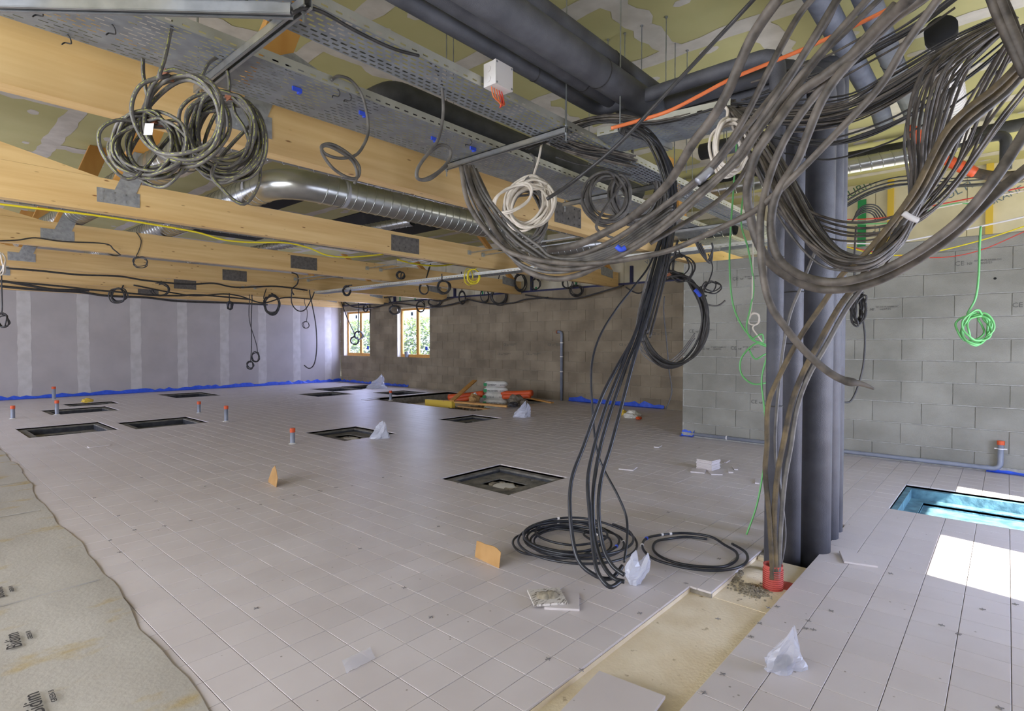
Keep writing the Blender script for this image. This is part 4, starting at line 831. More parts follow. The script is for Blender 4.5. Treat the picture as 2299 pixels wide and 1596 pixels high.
fan('black cable lying in the bundle on the tray behind', [(1250, 318, 4.3), (1300, 335, 4.3), (1360, 345, 4.3), (1420, 360, 4.3)], 14, 5, (m_black, m_dusty), 'cables piled behind the narrow tray', 6, 14, .1, 39)
fan('black cable bending over the narrow tray towards the short one', [(1180, 330, 4.4), (1250, 300, 4.3), (1320, 275, 4.2), (1385, 268, 4.1), (1450, 275, 4.0), (1520, 262, 3.9), (1600, 240, 3.8), (1650, 235, 3.7)], 8, 6, (m_black, m_dusty), 'cables on the short tray', 6, 7, .05, 40)
fan('thin black cable in the bundle across the upper membrane wall', [(1890, 462, 6.8), (1960, 425, 6.8), (2040, 408, 6.8), (2140, 412, 6.8), (2299, 400, 6.8)], 6, 3.5, m_black, 'cables across the membrane wall', 3, 7, .05, 41)
for i in range(5): wire('dark cable arc hung on the membrane wall right of the pipes', [(1918-2*i, 492+2*i), (1926, 472+3*i), (1945, 460+4*i), (1968-2*i, 462+5*i), (1985-5*i, 480+3*i), (1992-7*i, 494)], 3, m_black, 'd', 7, group='small arcs on the membrane wall')
wire('white band tying the deep cable loop', [(2028, 478, 2.75), (2046, 489), (2060, 494)], 13, m_whitep, cat='cable tie')
for nm, mm, pts, w_ in (('red', m_red, [(1897, 493, 7), (1990, 488), (2080, 465), (2180, 445), (2299, 420)], 3), ('pinkish white', m_white, [(1897, 497, 7), (1990, 493), (2080, 472), (2180, 452), (2299, 428)], 3),
        ('green', m_lime, [(1897, 501, 7), (2000, 500), (2090, 470), (2150, 456), (2190, 460)], 3), ('white', m_whitep, [(1897, 546, 7), (2000, 545), (2120, 524), (2230, 502), (2310, 484)], 4),
        ('yellow', m_yel, [(1897, 553, 7), (1980, 572), (2080, 568), (2200, 540), (2299, 508)], 3), ('thin red', m_red, [(1910, 555, 7), (2000, 572), (2110, 578), (2200, 562), (2299, 520)], 2)):
    wire('long %s cable strung across top of the right block wall' % nm, [p[:2] for p in pts], w_, mm, 'x', 8.27)
wire('orange tag hanging behind the deep cable loop', [(1936, 606, 4.0), (1946, 611), (1956, 612)], 10, m_orange, cat='tag')
# --- yellow and black cables along the beams
wire('long yellow cable tied along underside of the second beam', [(-10, 457), (100, 470), (210, 483), (320, 500), (440, 521), (500, 538), (560, 544), (640, 545), (692, 556), (735, 573), (790, 577), (860, 571)], 4, m_yel, 'y', 6.7)
wire('yellow cable sagging farther right between the beams', [(892, 583), (930, 592), (980, 597), (1025, 592)], 3.5, m_yel, 'y', 8.5)
blk = [('on the face of the third beam', [(-10, 541), (40, 539), (80, 534), (140, 542), (235, 547), (255, 560), (271, 573)], 'y', 9.7, 3),
 ('sagging below the fourth beam', [(14, 602), (90, 608), (180, 617), (265, 620), (330, 630), (420, 638), (480, 636), (530, 645), (620, 643), (690, 652)], 'y', 12.7, 4),
 ('tied below the fifth beam', [(-5, 632), (60, 636), (130, 642), (200, 650), (260, 655), (330, 662), (400, 664), (450, 662), (560, 672)], 'y', 15.5, 4),
 ('in waves under the fifth beam', [(300, 640), (380, 656), (440, 664), (500, 660), (540, 665), (590, 680), (640, 668), (700, 672)], 'y', 15.77, 3),
 ('resting on top edge of the plasterboard wall', [(-5, 642), (80, 650), (180, 656), (240, 664), (330, 668), (400, 676), (520, 680), (600, 684)], 'y', 18.4, 5),
 ('thick, at the left edge above the plasterboard wall', [(-10, 628), (60, 640), (120, 650), (200, 652)], 'y', 17.5, 6)]
for l, pt, ax, v_, w_ in blk: wire('black cable '+l, pt, w_, m_black, ax, v_)
for l, pt in (('sagging along the blue tape, left part', [(815, 672), (850, 680), (900, 682), (960, 690), (1010, 684), (1050, 672)]), ('sagging along the blue tape, middle part', [(1050, 672), (1100, 682), (1150, 680), (1180, 672), (1230, 668)]), ('sagging deeply below the second truss end', [(1180, 662), (1230, 670), (1290, 670), (1340, 658), (1400, 640)]),
              ('looping at the wall top near corner', [(1405, 645), (1430, 658), (1450, 650), (1480, 625)]), ('over the first window', [(765, 670), (790, 688), (830, 692), (880, 680), (930, 674)]), ('wavy, above the second window', [(815, 655), (860, 668), (900, 662), (950, 668), (985, 676), (1010, 668)])):
    wire('thin black cable '+l, pt, 3.2, m_black, 'x', 11.3)
# --- small coils far away
FC = [('white cable coil at the left picture edge under beams', (1, 592), 13, 24, 6, 4, m_white, 'y', 11.5, ()), ('black cable coil hanging low at the left picture edge', (8, 720), 12, 14, 4, 4, m_black, 'y', 14, ((4, 655), (5, 690), (4, 705))),
 ('loose thin coil below the third beam', (314, 588), 18, 11, 4, 2.5, m_black, 'y', 9.83, ((306, 521), (317, 540), (312, 562), (306, 575))), ('round black coil over top of the plasterboard wall, left', (267, 663), 17, 15, 6, 4, m_black, 'y', 15.77, ((277, 640), (272, 650))),
 ('round dark coil with white tie right of the left one', (359, 650), 19, 14, 7, 2.5, m_black, 'y', 15.77, ((362, 630), (360, 636))), ('large tangled black coil over the plasterboard wall', (610, 684), 17, 21, 12, 3, m_black, 'y', 15.77, ((598, 648), (592, 670), (603, 668))),
 ('small narrow black coil near the sixth joint band', (517, 686), 5, 9, 6, 3, m_black, 'y', 15.77, ((515, 670), (516, 678))), ('black coil at lower end of the twin drop', (562, 820), 7, 8, 6, 3, m_black, 'y', 15.77, ((566, 676), (564, 720), (565, 770), (563, 808))),
 ('thin coil beside the lower end of twin drop', (573, 801), 9, 10, 4, 2.5, m_black, 'y', 15.77, ((560, 676), (560, 720), (575, 770), (578, 792))), ('single thin ring hanging before the wall, right part', (688, 730), 7, 7, 2, 2, m_black, 'y', 15.77, ((684, 680), (690, 700), (688, 722))),
 ('thin coil below the long tray far end', (778, 652), 8, 10, 5, 4, m_black, 'x', 7.2, ((790, 640), (782, 641))), ('twin loop coil hanging from the thin cable, upper', (952, 648), 10, 12, 5, 2.5, m_black, 'x', 8.2, ((963, 600), (958, 620), (950, 636))),
 ('black coil under the long tray left of yellow coil', (996, 645), 14, 14, 8, 3, m_black, 'x', 7.19, ((992, 628), (995, 631))), ('yellow cable coil hanging on the long tray', (1063, 620), 13, 15, 7, 3, m_yel, 'x', 7.19, ((1072, 600), (1066, 605))),
 ('slack yellow loop left of the yellow coil', (1052, 622), 9, 17, 2, 2.2, m_yel, 'x', 7.19, ()), ('narrow hanging black bunch right of green tape', (1038, 668), 7, 14, 6, 3, m_black, 'x', 11.3, ((1036, 610), (1037, 640), (1037, 655))),
 ('oval thin coil before green tape, middle', (1088, 663), 9, 14, 3, 3, m_black, 'x', 11.3, ()), ('round black coil hanging on the wall top, third bay', (1121, 664), 16, 18, 6, 3.2, m_black, 'x', 11.3, ((1125, 605), (1118, 630), (1112, 650))),
 ('oval black coil at the second truss end', (1168, 634), 12, 18, 7, 3.2, m_black, 'x', 11.3, ((1163, 600), (1160, 615))), ('round thin coil right of the second truss end', (1202, 638), 10, 12, 4, 3, m_black, 'x', 11.3, ((1203, 618), (1200, 626))),
 ('round thin coil over green tape, fourth bay', (1275, 636), 12, 11, 4, 3, m_black, 'x', 11.3, ()), ('round coil with long lead, fourth bay', (1294, 652), 13, 12, 6, 3, m_black, 'x', 11.3, ((1298, 600), (1298, 625), (1294, 640))),
 ('lower coil hanging on the wall top by the second window', (886, 696), 11, 9, 5, 3.6, m_black, 'x', 11.3, ((873, 668), (878, 680), (884, 687))), ('small coil near top of the first window', (821, 693), 5, 7, 4, 3, m_black, 'x', 11.3, ((820, 675), (820, 686))),
 ('open loops on the wall top left of second window', (945, 688), 9, 13, 4, 2.6, m_black, 'x', 11.3, ()), ('loose figure of loops above the second window', (975, 678), 14, 9, 4, 3, m_black, 'x', 11.3, ()),
 ('upper ring hung before the first window', (806, 753), 9, 9, 4, 3, m_blk2, 'x', 11.3, ((804, 650), (805, 700), (804, 744))), ('lower ring hung before the first window', (796, 764), 9, 9, 4, 3, m_blk2, 'x', 11.3, ((765, 675), (780, 715), (794, 745), (796, 756))),
 ('small coil on the long tray near its far end', (900, 618), 9, 7, 5, 4, m_black, 'x', 7.2, ())]
for i, (l, c, rx, ry, lo, w_, mm, ax, v_, ld) in enumerate(FC):
    coil('cable_coil', l, c, rx, ry, max(2, round(lo*.75)), w_*.72, mm, ax, v_, lead=ld, seed=50+i, off=.15, wob=.12, n=5, group='small coils hanging below the beams', top=2.79)
for l, pt, ax, v_, w_ in (('from the far beams curving down before the plasterboard wall', [(702, 620), (695, 650), (700, 680), (709, 730), (711, 780), (706, 815), (695, 827), (683, 820)], 'y', 15.77, 2.5), ('dropping straight from the third beam near the splice plate', [(960, 535), (968, 560), (967, 590), (957, 625)], 'y', 9.7, 3),
                       ('making wide loop under the far end of the long tray', [(655, 652), (655, 680), (668, 697), (685, 695), (700, 670), (706, 655)], 'y', 13, 2.5), ('hooked over the fourth beam', [(655, 612), (668, 618), (668, 636), (655, 650), (660, 662)], 'y', 12.7, 3),
                       ('in two drops behind brown tie against the dark wall', [(1492, 665), (1490, 700), (1496, 760), (1502, 830), (1508, 880), (1495, 918)], 'd', 6, 3), ('hanging under the first window lintel with black square', [(830, 682), (831, 700), (830, 726)], 'x', 11.3, 2.5)):
    wire('thin black cable '+l, pt, w_, m_black, ax, v_)
for i in range(3): wire('dark cable hanging over the right wall corner under the tray', [(1560+6*i, 540+3*i), (1575+4*i, 570), (1595-3*i, 590-2*i), (1600, 560), (1598, 545)], 4, m_black, 'd', 6.2, group='cables over the wall corner')

for l, px, py in (('nearest to the corner strut', 667, 201), ('left of the first figure-eight loop', 815, 255), ('between the two hanging loops', 975, 312), ('beside the centre crossbar', 1062, 334)):
    c = at(px, py, 'z', 2.985); MB().obox(c, (.03, 0, 0), (0, .006, 0), (0, 0, .012)).obox(c+Vector((.02, .012, -.008)), (.008, 0, 0), (0, .014, 0), (0, 0, .008)).build('cable_tie', m_bluetie, label='small blue cable tie under the wide tray, '+l, cat='cable tie')
for l, px, py in (('at the top left corner near the strut', 85, 20), ('on its lower edge above the big beam', 250, 62), ('before the front coil lead', 150, 84), ('on its side above the centre loops', 757, 206), ('next to the one above centre loops', 783, 216), ('left of the centre crossbar', 1055, 318)):
    c = at(px, py, 'z', 2.985); MB().tube(spline([c+Vector((0, 0, .02)), c+Vector((.012, -.01, -.004)), c+Vector((.02, .02, -.016)), c+Vector((0, .045, -.01)), c+Vector((-.015, .03, -.03))], 4), .0035, 5).build('zip_tie', m_black, None, True, label='black zip tie under wide tray, '+l, cat='zip tie')
# ================================================================ THINGS ON THE FLOOR
# geotextile sheet with its print
rr = random.Random(5); gs = MB(); NX, NY = 40, 90; x0 = XB+.05
def gedge(y): return .845+.02*(y-2)+.02*math.sin(y*1.7)+.012*math.sin(y*5.3)+.006*math.sin(y*13)+(.06*max(0, y-5)/6)
def gz(x, y, e): 
    s_ = math.exp(-((x-e)/.25)**2)
    return .004+.004*(math.sin(x*3.1+y*1.3)*.5+.5)*(1-s_)+.006*s_*(math.sin(y*14+x*3)*.5+.5)*(.5 if x > e-.01 else 1)+.004*math.sin(y*4.2+math.sin(x*5)*1.2)**2
for j in range(NY+1):
    y = YS+.05+(12.2-YS)*j/NY; e = gedge(y)
    for i in range(NX+1):
        x = x0+(e-x0)*(i/NX)**.75; gs.v.append((x, y, gz(x, y, e)))
for j in range(NY):
    for i in range(NX): a = j*(NX+1)+i; gs.f.append((a, a+1, a+NX+2, a+NX+1))
sheet = gs.build('geotextile_sheet', m_geo, None, True, label='grey-beige geotextile sheet covering floor at the left, printed Bidim GREEN 8', cat='fabric sheet')
for ox, oy in ((.40, 2.78), (.42, 3.47), (.44, 4.22), (.45, 4.95), (.45, 5.7)):
    text('print', 'Bidim', .083, m_ink, (ox, oy, .014), (.04, 1, 0), (-1, .04, 0), sheet); text('print', 'GREEN 8', .027, m_ink, (ox+.045, oy+.05, .014), (.04, 1, 0), (-1, .04, 0), sheet)
for y in (4.1, 6.2, 7.6): MB().prism([(gedge(y)-.95, y-.03), (gedge(y)-.05, y), (gedge(y)-.1, y+.012), (gedge(y)-.95, y-.012)], 'z', .010, .0165).build('crease', m_geo, sheet)
# red corrugated conduit
c = at(1735, 1326, 'z', -.05); e = empty('red_conduit', 'red corrugated conduit standing in the trench with cables coming out', 'conduit', (c.x, c.y, -.05))
top = at(1737, 1266, 'd', dep(c)); h_ = (top-c).length; N_ = 13; prof = []
for i in range(N_):
    z = h_*i/N_; prof += [(.058, z), (.058, z+h_/N_*.45), (.052, z+h_/N_*.5), (.052, z+h_/N_*.95)]
MB().lathe([(q, z-.02) for q, z in prof]+[(.056, h_), (.048, h_), (.046, .05)], c, 22).build('corrugated_wall', m_conduit, e)
MB().lathe([(0, .0), (.05, .003), (.07, 0)], (c.x+.09, c.y-.05, -.034), 14).build('torn_flap', m_conduit, e)
recentre(e, (c.x, c.y, -.05))
# mortar rubble in the trench, sand mound
def rubble(name, label, c, n, sx, sy, s0, s1, m, zb, hgt, seed):
    rr = random.Random(seed); b = MB()
    for _ in range(n):
        g = rr.gauss(0, .5), rr.gauss(0, .5); s_ = rr.uniform(s0, s1); z = zb+hgt*math.exp(-(g[0]**2+g[1]**2)*2)*rr.random(); a = rr.uniform(0, 3)
        p = Vector((c[0]+g[0]*sx, c[1]+g[1]*sy, z)); u = Vector((math.cos(a), math.sin(a), rr.uniform(-.4, .4)))*s_; v_ = Vector((-math.sin(a), math.cos(a), rr.uniform(-.4, .4)))*s_*.7
        b.obox(p, u, v_, u.cross(v_).normalized()*s_*.5)
    return tag(b.build(name, m), label, 'rubble', kind='stuff')
c1 = at(1655, 1300, 'z', -.06); rubble('mortar_crumbs', 'grey mortar crumbs heaped in the trench left of red conduit', c1, 700, .12, .07, .003, .009, m_rubble, -.036, .03, 61)
c1 = at(1690, 1335, 'z', -.06); rubble('mortar_crumbs', 'grey mortar crumbs spread in the trench before red conduit', c1, 600, .10, .09, .003, .008, m_rubble, -.036, .02, 62)
mo = MB(); rr = random.Random(8); NN = 16
cc = at(1690, 1290, 'z', -.035)
for j in range(NN+1):
    for i in range(NN+1):
        u, v_ = i/NN*2-1, j/NN*2-1; d = math.hypot(u, v_); mo.v.append((cc.x+u*.17, cc.y+v_*.11, -.04+.03*max(0, 1-d)**.6+rr.uniform(0, .004)))
for j in range(NN):
    for i in range(NN): a = j*(NN+1)+i; mo.f.append((a, a+1, a+NN+2, a+NN+1))
mo.build('sand_mound', m_sand, None, True, label='low mound of pale sand around the foot of the red conduit', cat='sand')
# loose tiles
def loose(label, px, py, rz, z=.001, w_=.19, d=.19, cat='floor tile', m=None, name='loose_tile', group=None, tilt=(0, 0), parent=None):
    c = at(px, py, 'z', 0) if not isinstance(px, Vector) else px
    o = tile_mesh(w_, d, .0012).build(name, m or m_tile, parent, label=label, cat=cat, group=group)
    o.location = (c.x, c.y, z+.012); o.rotation_euler = (tilt[0], tilt[1], rz); return o
m_dirty = mat('mortar_smeared_tile', (206, 200, 192), (214, 208, 202), .6, scale=3)
overlay(m_dirty, blotch(26, .55, .62, (1, 4, 1)), (120, 112, 102))
loose('white tile lying half under the mortar-smeared one', 1262, 1352, -.95, 0)
d_ = loose('white floor tile smeared with grey mortar on the floor centre', 1228, 1347, .72-1.4, .013, m=m_dirty)
mt = MB(); 
for i in range(2): mt.lathe([(0, .022), (.02, .02), (.035, .012), (.045, 0)], (-.02+.045*i, 0, 0), 14)
q_ = mt.build('mortar_blob', m_rubble, d_, True)
loose('loose white tile lying aslant on the floor right of the pipes', 1926, 1258, .35, .004, tilt=(.02, -.03))
loose('loose white tile at the bottom edge covering the trench', 1375, 1590, .1, .002, .36, .30)
base = at(1590, 1052, 'z', 0)
for i in range(9):
    loose('white tile in the neat stack before the right wall', Vector((base.x+R.uniform(-.006, .006), base.y+R.uniform(-.006, .006), 0)), 0, -.12+R.uniform(-.04, .04), .0015+.0125*i, name='stacked_tile', group='tiles in the stack')
for l, px, py, rz, w_, d_s in (('broken tile half under the stack of tiles, left', 1568, 1058, .3, .19, .15), ('broken tile in front of the stack of tiles', 1606, 1063, .6, .16, .12), ('tile shard right of the stack, nearer', 1640, 1058, .4, .18, .05), ('tile shard right of the stack, farther', 1650, 1052, .5, .16, .04), ('thin tile strip behind the stack', 1632, 1037, .1, .15, .03),
                         ('broken tiles left on the floor before the wall corner', 1477, 1003, .2, .17, .07), ('flat lone tile left of the tile stack', 1410, 1052, .25, .19, .17), ('thin tile shard close to the muddy cables', 1700, 1082, .3, .18, .04), ('tile shard with dark edge at the left behind the sheet', 222, 1002, .1, .25, .09), ('pair of tiles lying beside the rubble hole', 832, 897, .1, .4, .25)):
    loose(l, px, py, rz, .001, w_, d_s)
# tile spacers left in joints
sp = [(1290, 1190), (984, 1182), (808, 1232), (907, 1320), (967, 1386), (1230, 1480), (1436, 1377), (1305, 1505), (1612, 1390), (1500, 1150), (1570, 1005), (1725, 1365), (1745, 1362), (1866, 1372), (1815, 1394), (1808, 1411), (1826, 1414), (1705, 1400), (1686, 1430), (1622, 1514), (1580, 1556), (2000, 1288), (2280, 1357), (2206, 1368), (2114, 1404), (2152, 1424), (2245, 1590), (1614, 1255), (1540, 1310), (247, 1213), (302, 1190), (369, 1181), (428, 1169), (268, 1240), (535, 1143), (350, 1125), (212, 1118), (266, 1158), (318, 1072), (460, 1092), (482, 1087), (585, 1133), (635, 1122), (660, 1112), (716, 1102), (752, 1095), (790, 1091), (860, 1072), (900, 1070), (1015, 1038), (1040, 1033), (1085, 1027), (1070, 1105), (1028, 1085), (1150, 1110), (1195, 1078), (1230, 1060), (575, 1366), (721, 1103), (757, 1094)]
spm = MB().box(-.014, .014, -.0016, .0016, 0, .003).box(-.0016, .0016, -.014, .014, 0, .003).build('tile_spacer', m_conc).data
bpy.data.objects.remove(bpy.data.objects['tile_spacer'])
m_sp = mat('spacer_plastic', (134, 130, 130), None, .6); spm.materials.clear(); spm.materials.append(m_sp)
for px, py in sp:
    c = at(px, py, 'z', 0); link('tile_spacer', spm, None, (c.x, c.y, .001), R.uniform(0, 1.5), label='small cross-shaped tile spacer lying on the floor tiles', cat='tile spacer', group='tile spacers scattered on the floor')
# cardboard pieces standing up
def card(label, pts, thick=.004):
    """pts: bottom-left, bottom-right on the floor and the top heights"""
    (a, b), hs = pts; A, B = at(*a, 'z', 0), at(*b, 'z', 0); d = (B-A); n = Vector((-d.y, d.x, 0)).normalized(); N = len(hs)-1; b_ = MB(); vs = []
    for s_ in (0, thick):
        for i in range(N+1):
            p = A+d*i/N; vs += [p+n*s_+Vector((0, 0, hs[i][0])), p+n*(s_+hs[i][1]*.15)+Vector((0, 0, hs[i][1]))]
    fs = []
    for i in range(N): fs.append((2*i, 2*i+2, 2*i+3, 2*i+1)); o = 2*(N+1); fs.append((o+2*i, o+2*i+1, o+2*i+3, o+2*i+2)); fs += [(2*i+1, 2*i+3, o+2*i+3, o+2*i+1), (2*i, o+2*i, o+2*i+2, 2*i+2)]
    fs += [(0, 1, 2*(N+1)+1, 2*(N+1)), (2*N, 2*(N+1)+2*N, 2*(N+1)+2*N+1, 2*N+1)]
    return b_.add(vs, fs).build('cardboard_piece', m_card, label=label, cat='cardboard')
card('torn piece of cardboard standing on edge beside the big cable coil', [((1066, 1250), (1120, 1276)), [(0, .105), (0, .11), (0, .108), (0, .112), (0, .118), (0, .115), (0, .10)]])
card('small torn cardboard piece standing on edge in the middle of tiled floor', [((602, 1082), (620, 1094)), [(0, .03), (0, .15), (0, .19), (0, .15), (0, .09)]])
# plastic bags
def bag(label, c, w_, h_, m, seed, spin=0, fill=None, shape=None):
    rr = random.Random(seed); C0 = at(c[0], c[1], 'z', 0); N, K_ = 9, 18; b = MB()
    ph = [rr.uniform(0, 6.28) for _ in range(5)]
    for j in range(N+1):
        t = j/N; rad = shape(t) if shape else (1.05*(1-t)**.55+.12)
        for i in range(K_):
            a = 2*math.pi*i/K_+rr.uniform(-.06, .06); f = 1+.16*math.sin(3*a+ph[0]+t*3)+.14*math.sin(5*a+ph[1]-t*4)+rr.uniform(-.09, .09)
            x, y = w_/2*rad*f*math.cos(a), w_/2*.65*rad*f*math.sin(a); cs, sn = math.cos(spin), math.sin(spin)
            b.v.append((C0.x+x*cs-y*sn+t*t*w_*.3*cs, C0.y+x*sn+y*cs+t*t*w_*.3*sn, .003+h_*t*(1+.22*math.sin(2*a+ph[3])*t+.1*math.cos(3*a+ph[4])*t)))
    for j in range(N):
        for i in range(K_): b.f.append((j*K_+i, j*K_+(i+1) % K_, (j+1)*K_+(i+1) % K_, (j+1)*K_+i))
    b.f.append(tuple(range(K_))[::-1])
    e = empty('plastic_bag', label, 'bag', (C0.x, C0.y, .002)); b.build('film', m, e)
    if fill:
        f_ = MB()
        for _ in range(fill):
            a, q = rr.uniform(0, 6.28), rr.random()**.6*w_*.3; s_ = rr.uniform(.008, .012); p = Vector((C0.x+q*math.cos(a), C0.y+q*.6*math.sin(a), .01+rr.random()*h_*.25)); an = rr.uniform(0, 3)
            u = Vector((math.cos(an), math.sin(an), rr.uniform(-.5, .5)))*s_; v_ = Vector((-math.sin(an), math.cos(an), rr.uniform(-.5, .5)))*s_; n_ = u.cross(v_).normalized()*.0015
            f_.obox(p, u, v_*.15, n_).obox(p, u*.15, v_, n_)
        f_.build('spacers_inside', m_sp, e, kind='stuff')
    return recentre(e, (C0.x, C0.y, .002))
bag('clear bag of tile spacers standing on the tiles, bottom right', (1758, 1500), .15, .15, m_film, 71, -.75, 90)
bag('milky crumpled plastic bag beside the big floor coil', (1425, 1312), .15, .16, m_filmw, 72, -.6, None, lambda t: .45+.55*math.sin(math.pi*min(1, t*1.0))**.8*(.5+t*.7))
bag('white plastic bag leaning on the edge of middle pit', (851, 984), .24, .21, m_filmw, 73, -.75)
bag('small white bag scrap standing by the rubble hole', (1172, 936), .3, .24, m_filmw, 74, -.75)
bag('white bag standing among the far pits under the second window', (846, 872), .5, .36, m_filmw, 75, -.75)
fl = MB(); c = at(795, 1490, 'z', 0)
for i in range(7):
    for j in range(5): fl.v.append((c.x-.07+.025*i+.01*j, c.y-.05+.025*j, .004+.008*abs(math.sin(i*1.7+j))))
for i in range(6):
    for j in range(4): a = i*5+j; fl.f.append((a, a+1, a+6, a+5))
fl.build('plastic_film', m_film, None, True, label='thin clear plastic film lying flat on the tiles, bottom left centre', cat='plastic film')
# stub pipes with orange caps
for l, px, py, h_ in (('leftmost, before the plasterboard wall', 29, 940, .25), ('closest to the plasterboard wall, at the left', 121, 897, .33), ('at front edge of the left rear pit', 128, 931, .29), ('beside the wide pit, farther of two', 447, 927, .24), ('beside the wide pit, nearer of two', 508, 946, .29), ('nearest one, alone on the floor', 657, 996, .225), ('at edge of the rubble hole', 877, 899, .25)):
    c = at(px, py, 'z', 0); e = empty('pipe_stub', 'grey pipe stub with orange cap, '+l, 'pipe stub', (c.x, c.y, 0), 'orange-capped pipe stubs in the floor')
    r_ = .033 if h_ < .3 or py > 900 else .04
    MB().lathe([(r_, 0), (r_, h_-.05), (0, h_-.05)], c, 14).build('pipe', m_pvc, e, True); MB().lathe([(r_*1.12, h_-.06), (r_*1.15, h_-.012), (r_*1.05, h_), (0, h_)], c, 14).build('cap', m_orange, e)
    MB().lathe([(r_, .016), (r_*1.5, .006), (r_*1.9, 0)], c, 12).build('collar', m_plaster, e); recentre(e, (c.x, c.y, 0))
# pipe along the foot of the right wall
xw = XR-.06; ye = at(2247, 1000, 'x', XR-.06).y
e = empty('waste_pipe', 'grey plastic pipe along foot of the right wall, rising with an orange cap', 'pipe', (xw, ye, 0))
MB().tube([Vector((xw, 3.6, .05))]+elbow((xw, 3.6, .05), (xw, ye, .045), (xw, ye, .4), .08)+[Vector((xw, ye, .33))], .027, 14).build('pipe', m_pvc, e, True)
MB().tube([(xw, ye, .32), (xw, ye, .365)], .034, 14).build('cap', m_orange, e)
for y in (1.75, 3.1): MB().tube([(xw, y-.008, .05), (xw, y+.008, .05)], .032, 12).build('clip', m_whitep, e)
MB().tube([(xw, ye, .27), (xw, ye, .28)], .033, 12).obox((xw, ye, .275), (.004, 0, 0), (0, .055, 0), (0, 0, .006)).build('clip', m_whitep, e)
recentre(e, (xw, ye, 0))
q = at(1261, 745, 'x', XW-.06); e = empty('wall_pipe', 'grey vertical pipe on the dark block wall with bend at top', 'pipe', (XW-.06, q.y, 0))
MB().tube([Vector((XW-.06, q.y, 0))]+elbow((XW-.06, q.y, 0), (XW-.06, q.y, q.z), (XW-.06, q.y+.5, q.z), .07)+[Vector((XW-.06, q.y+.12, q.z))], .036, 12).build('pipe', m_pvc, e, True)
MB().tube([(XW-.06, q.y+.12, q.z), (XW-.06, q.y+.16, q.z)], .042, 12).build('cap', m_brown, e)
for z in (.72, 1.1, 1.45): MB().tube([(XW-.06, q.y, z*1.0), (XW-.06, q.y, z+.03)], .043, 12).build('clip', m_whitep, e)
recentre(e, (XW-.06, q.y, 0))
# small cup on the second window sill
q = at(913, 795, 'x', XW+.1); MB().lathe([(0, 0), (.06, 0), (.075, .2), (.065, .2), (.05, .02)], (q.x, q.y, .967), 14).build('bucket', m_pvc, label='small grey bucket on the sill of second window', cat='bucket')
# blue film along the walls
def film(label, p, q, h_, m=m_blue, name='blue_film', seed=1, nrm=(0, -1)):
    rr = random.Random(seed); p, q = Vector(p), Vector(q); L = (q-p).length; n = max(6, int(L/.12)); b = MB()
    for i in range(n+1):
        c = p.lerp(q, i/n); b.v += [(c.x+nrm[0]*.01, c.y+nrm[1]*.01, h_*(1+rr.uniform(-.35, .5))), (c.x+nrm[0]*(.03+rr.random()*.02), c.y+nrm[1]*(.03+rr.random()*.02), .012), (c.x+nrm[0]*(.06+rr.random()*.07), c.y+nrm[1]*(.06+rr.random()*.07), .004)]
    for i in range(n): a = 3*i; b.f += [(a, a+3, a+4, a+1), (a+1, a+4, a+5, a+2)]
    return b.build(name, m, None, False, label=label, cat='plastic film')
film('long blue plastic film along foot of the plasterboard wall', (XB, YF, 0), (XW, YF, 0), .09, seed=2)
film('blue plastic film along foot of the dark block wall under the windows', (XW, YF, 0), (XW, at(918, 866, 'x', XW).y, 0), .07, seed=3, nrm=(-1, 0))
film('blue plastic film strip at foot of the dark wall near the corner', (XW, at(1278, 900, 'x', XW).y, 0), (XW, at(1492, 915, 'x', XW).y, 0), .10, seed=4, nrm=(-1, 0))
film('short blue film scrap at the wall corner', (XR, 3.82, 0), (XR, 3.62, 0), .07, seed=5, nrm=(-1, 0))
film('blue film strip under the waste pipe end, right edge', (XR, ye+.12, 0), (XR, -1.9, 0), .05, seed=6, nrm=(-1, 0))
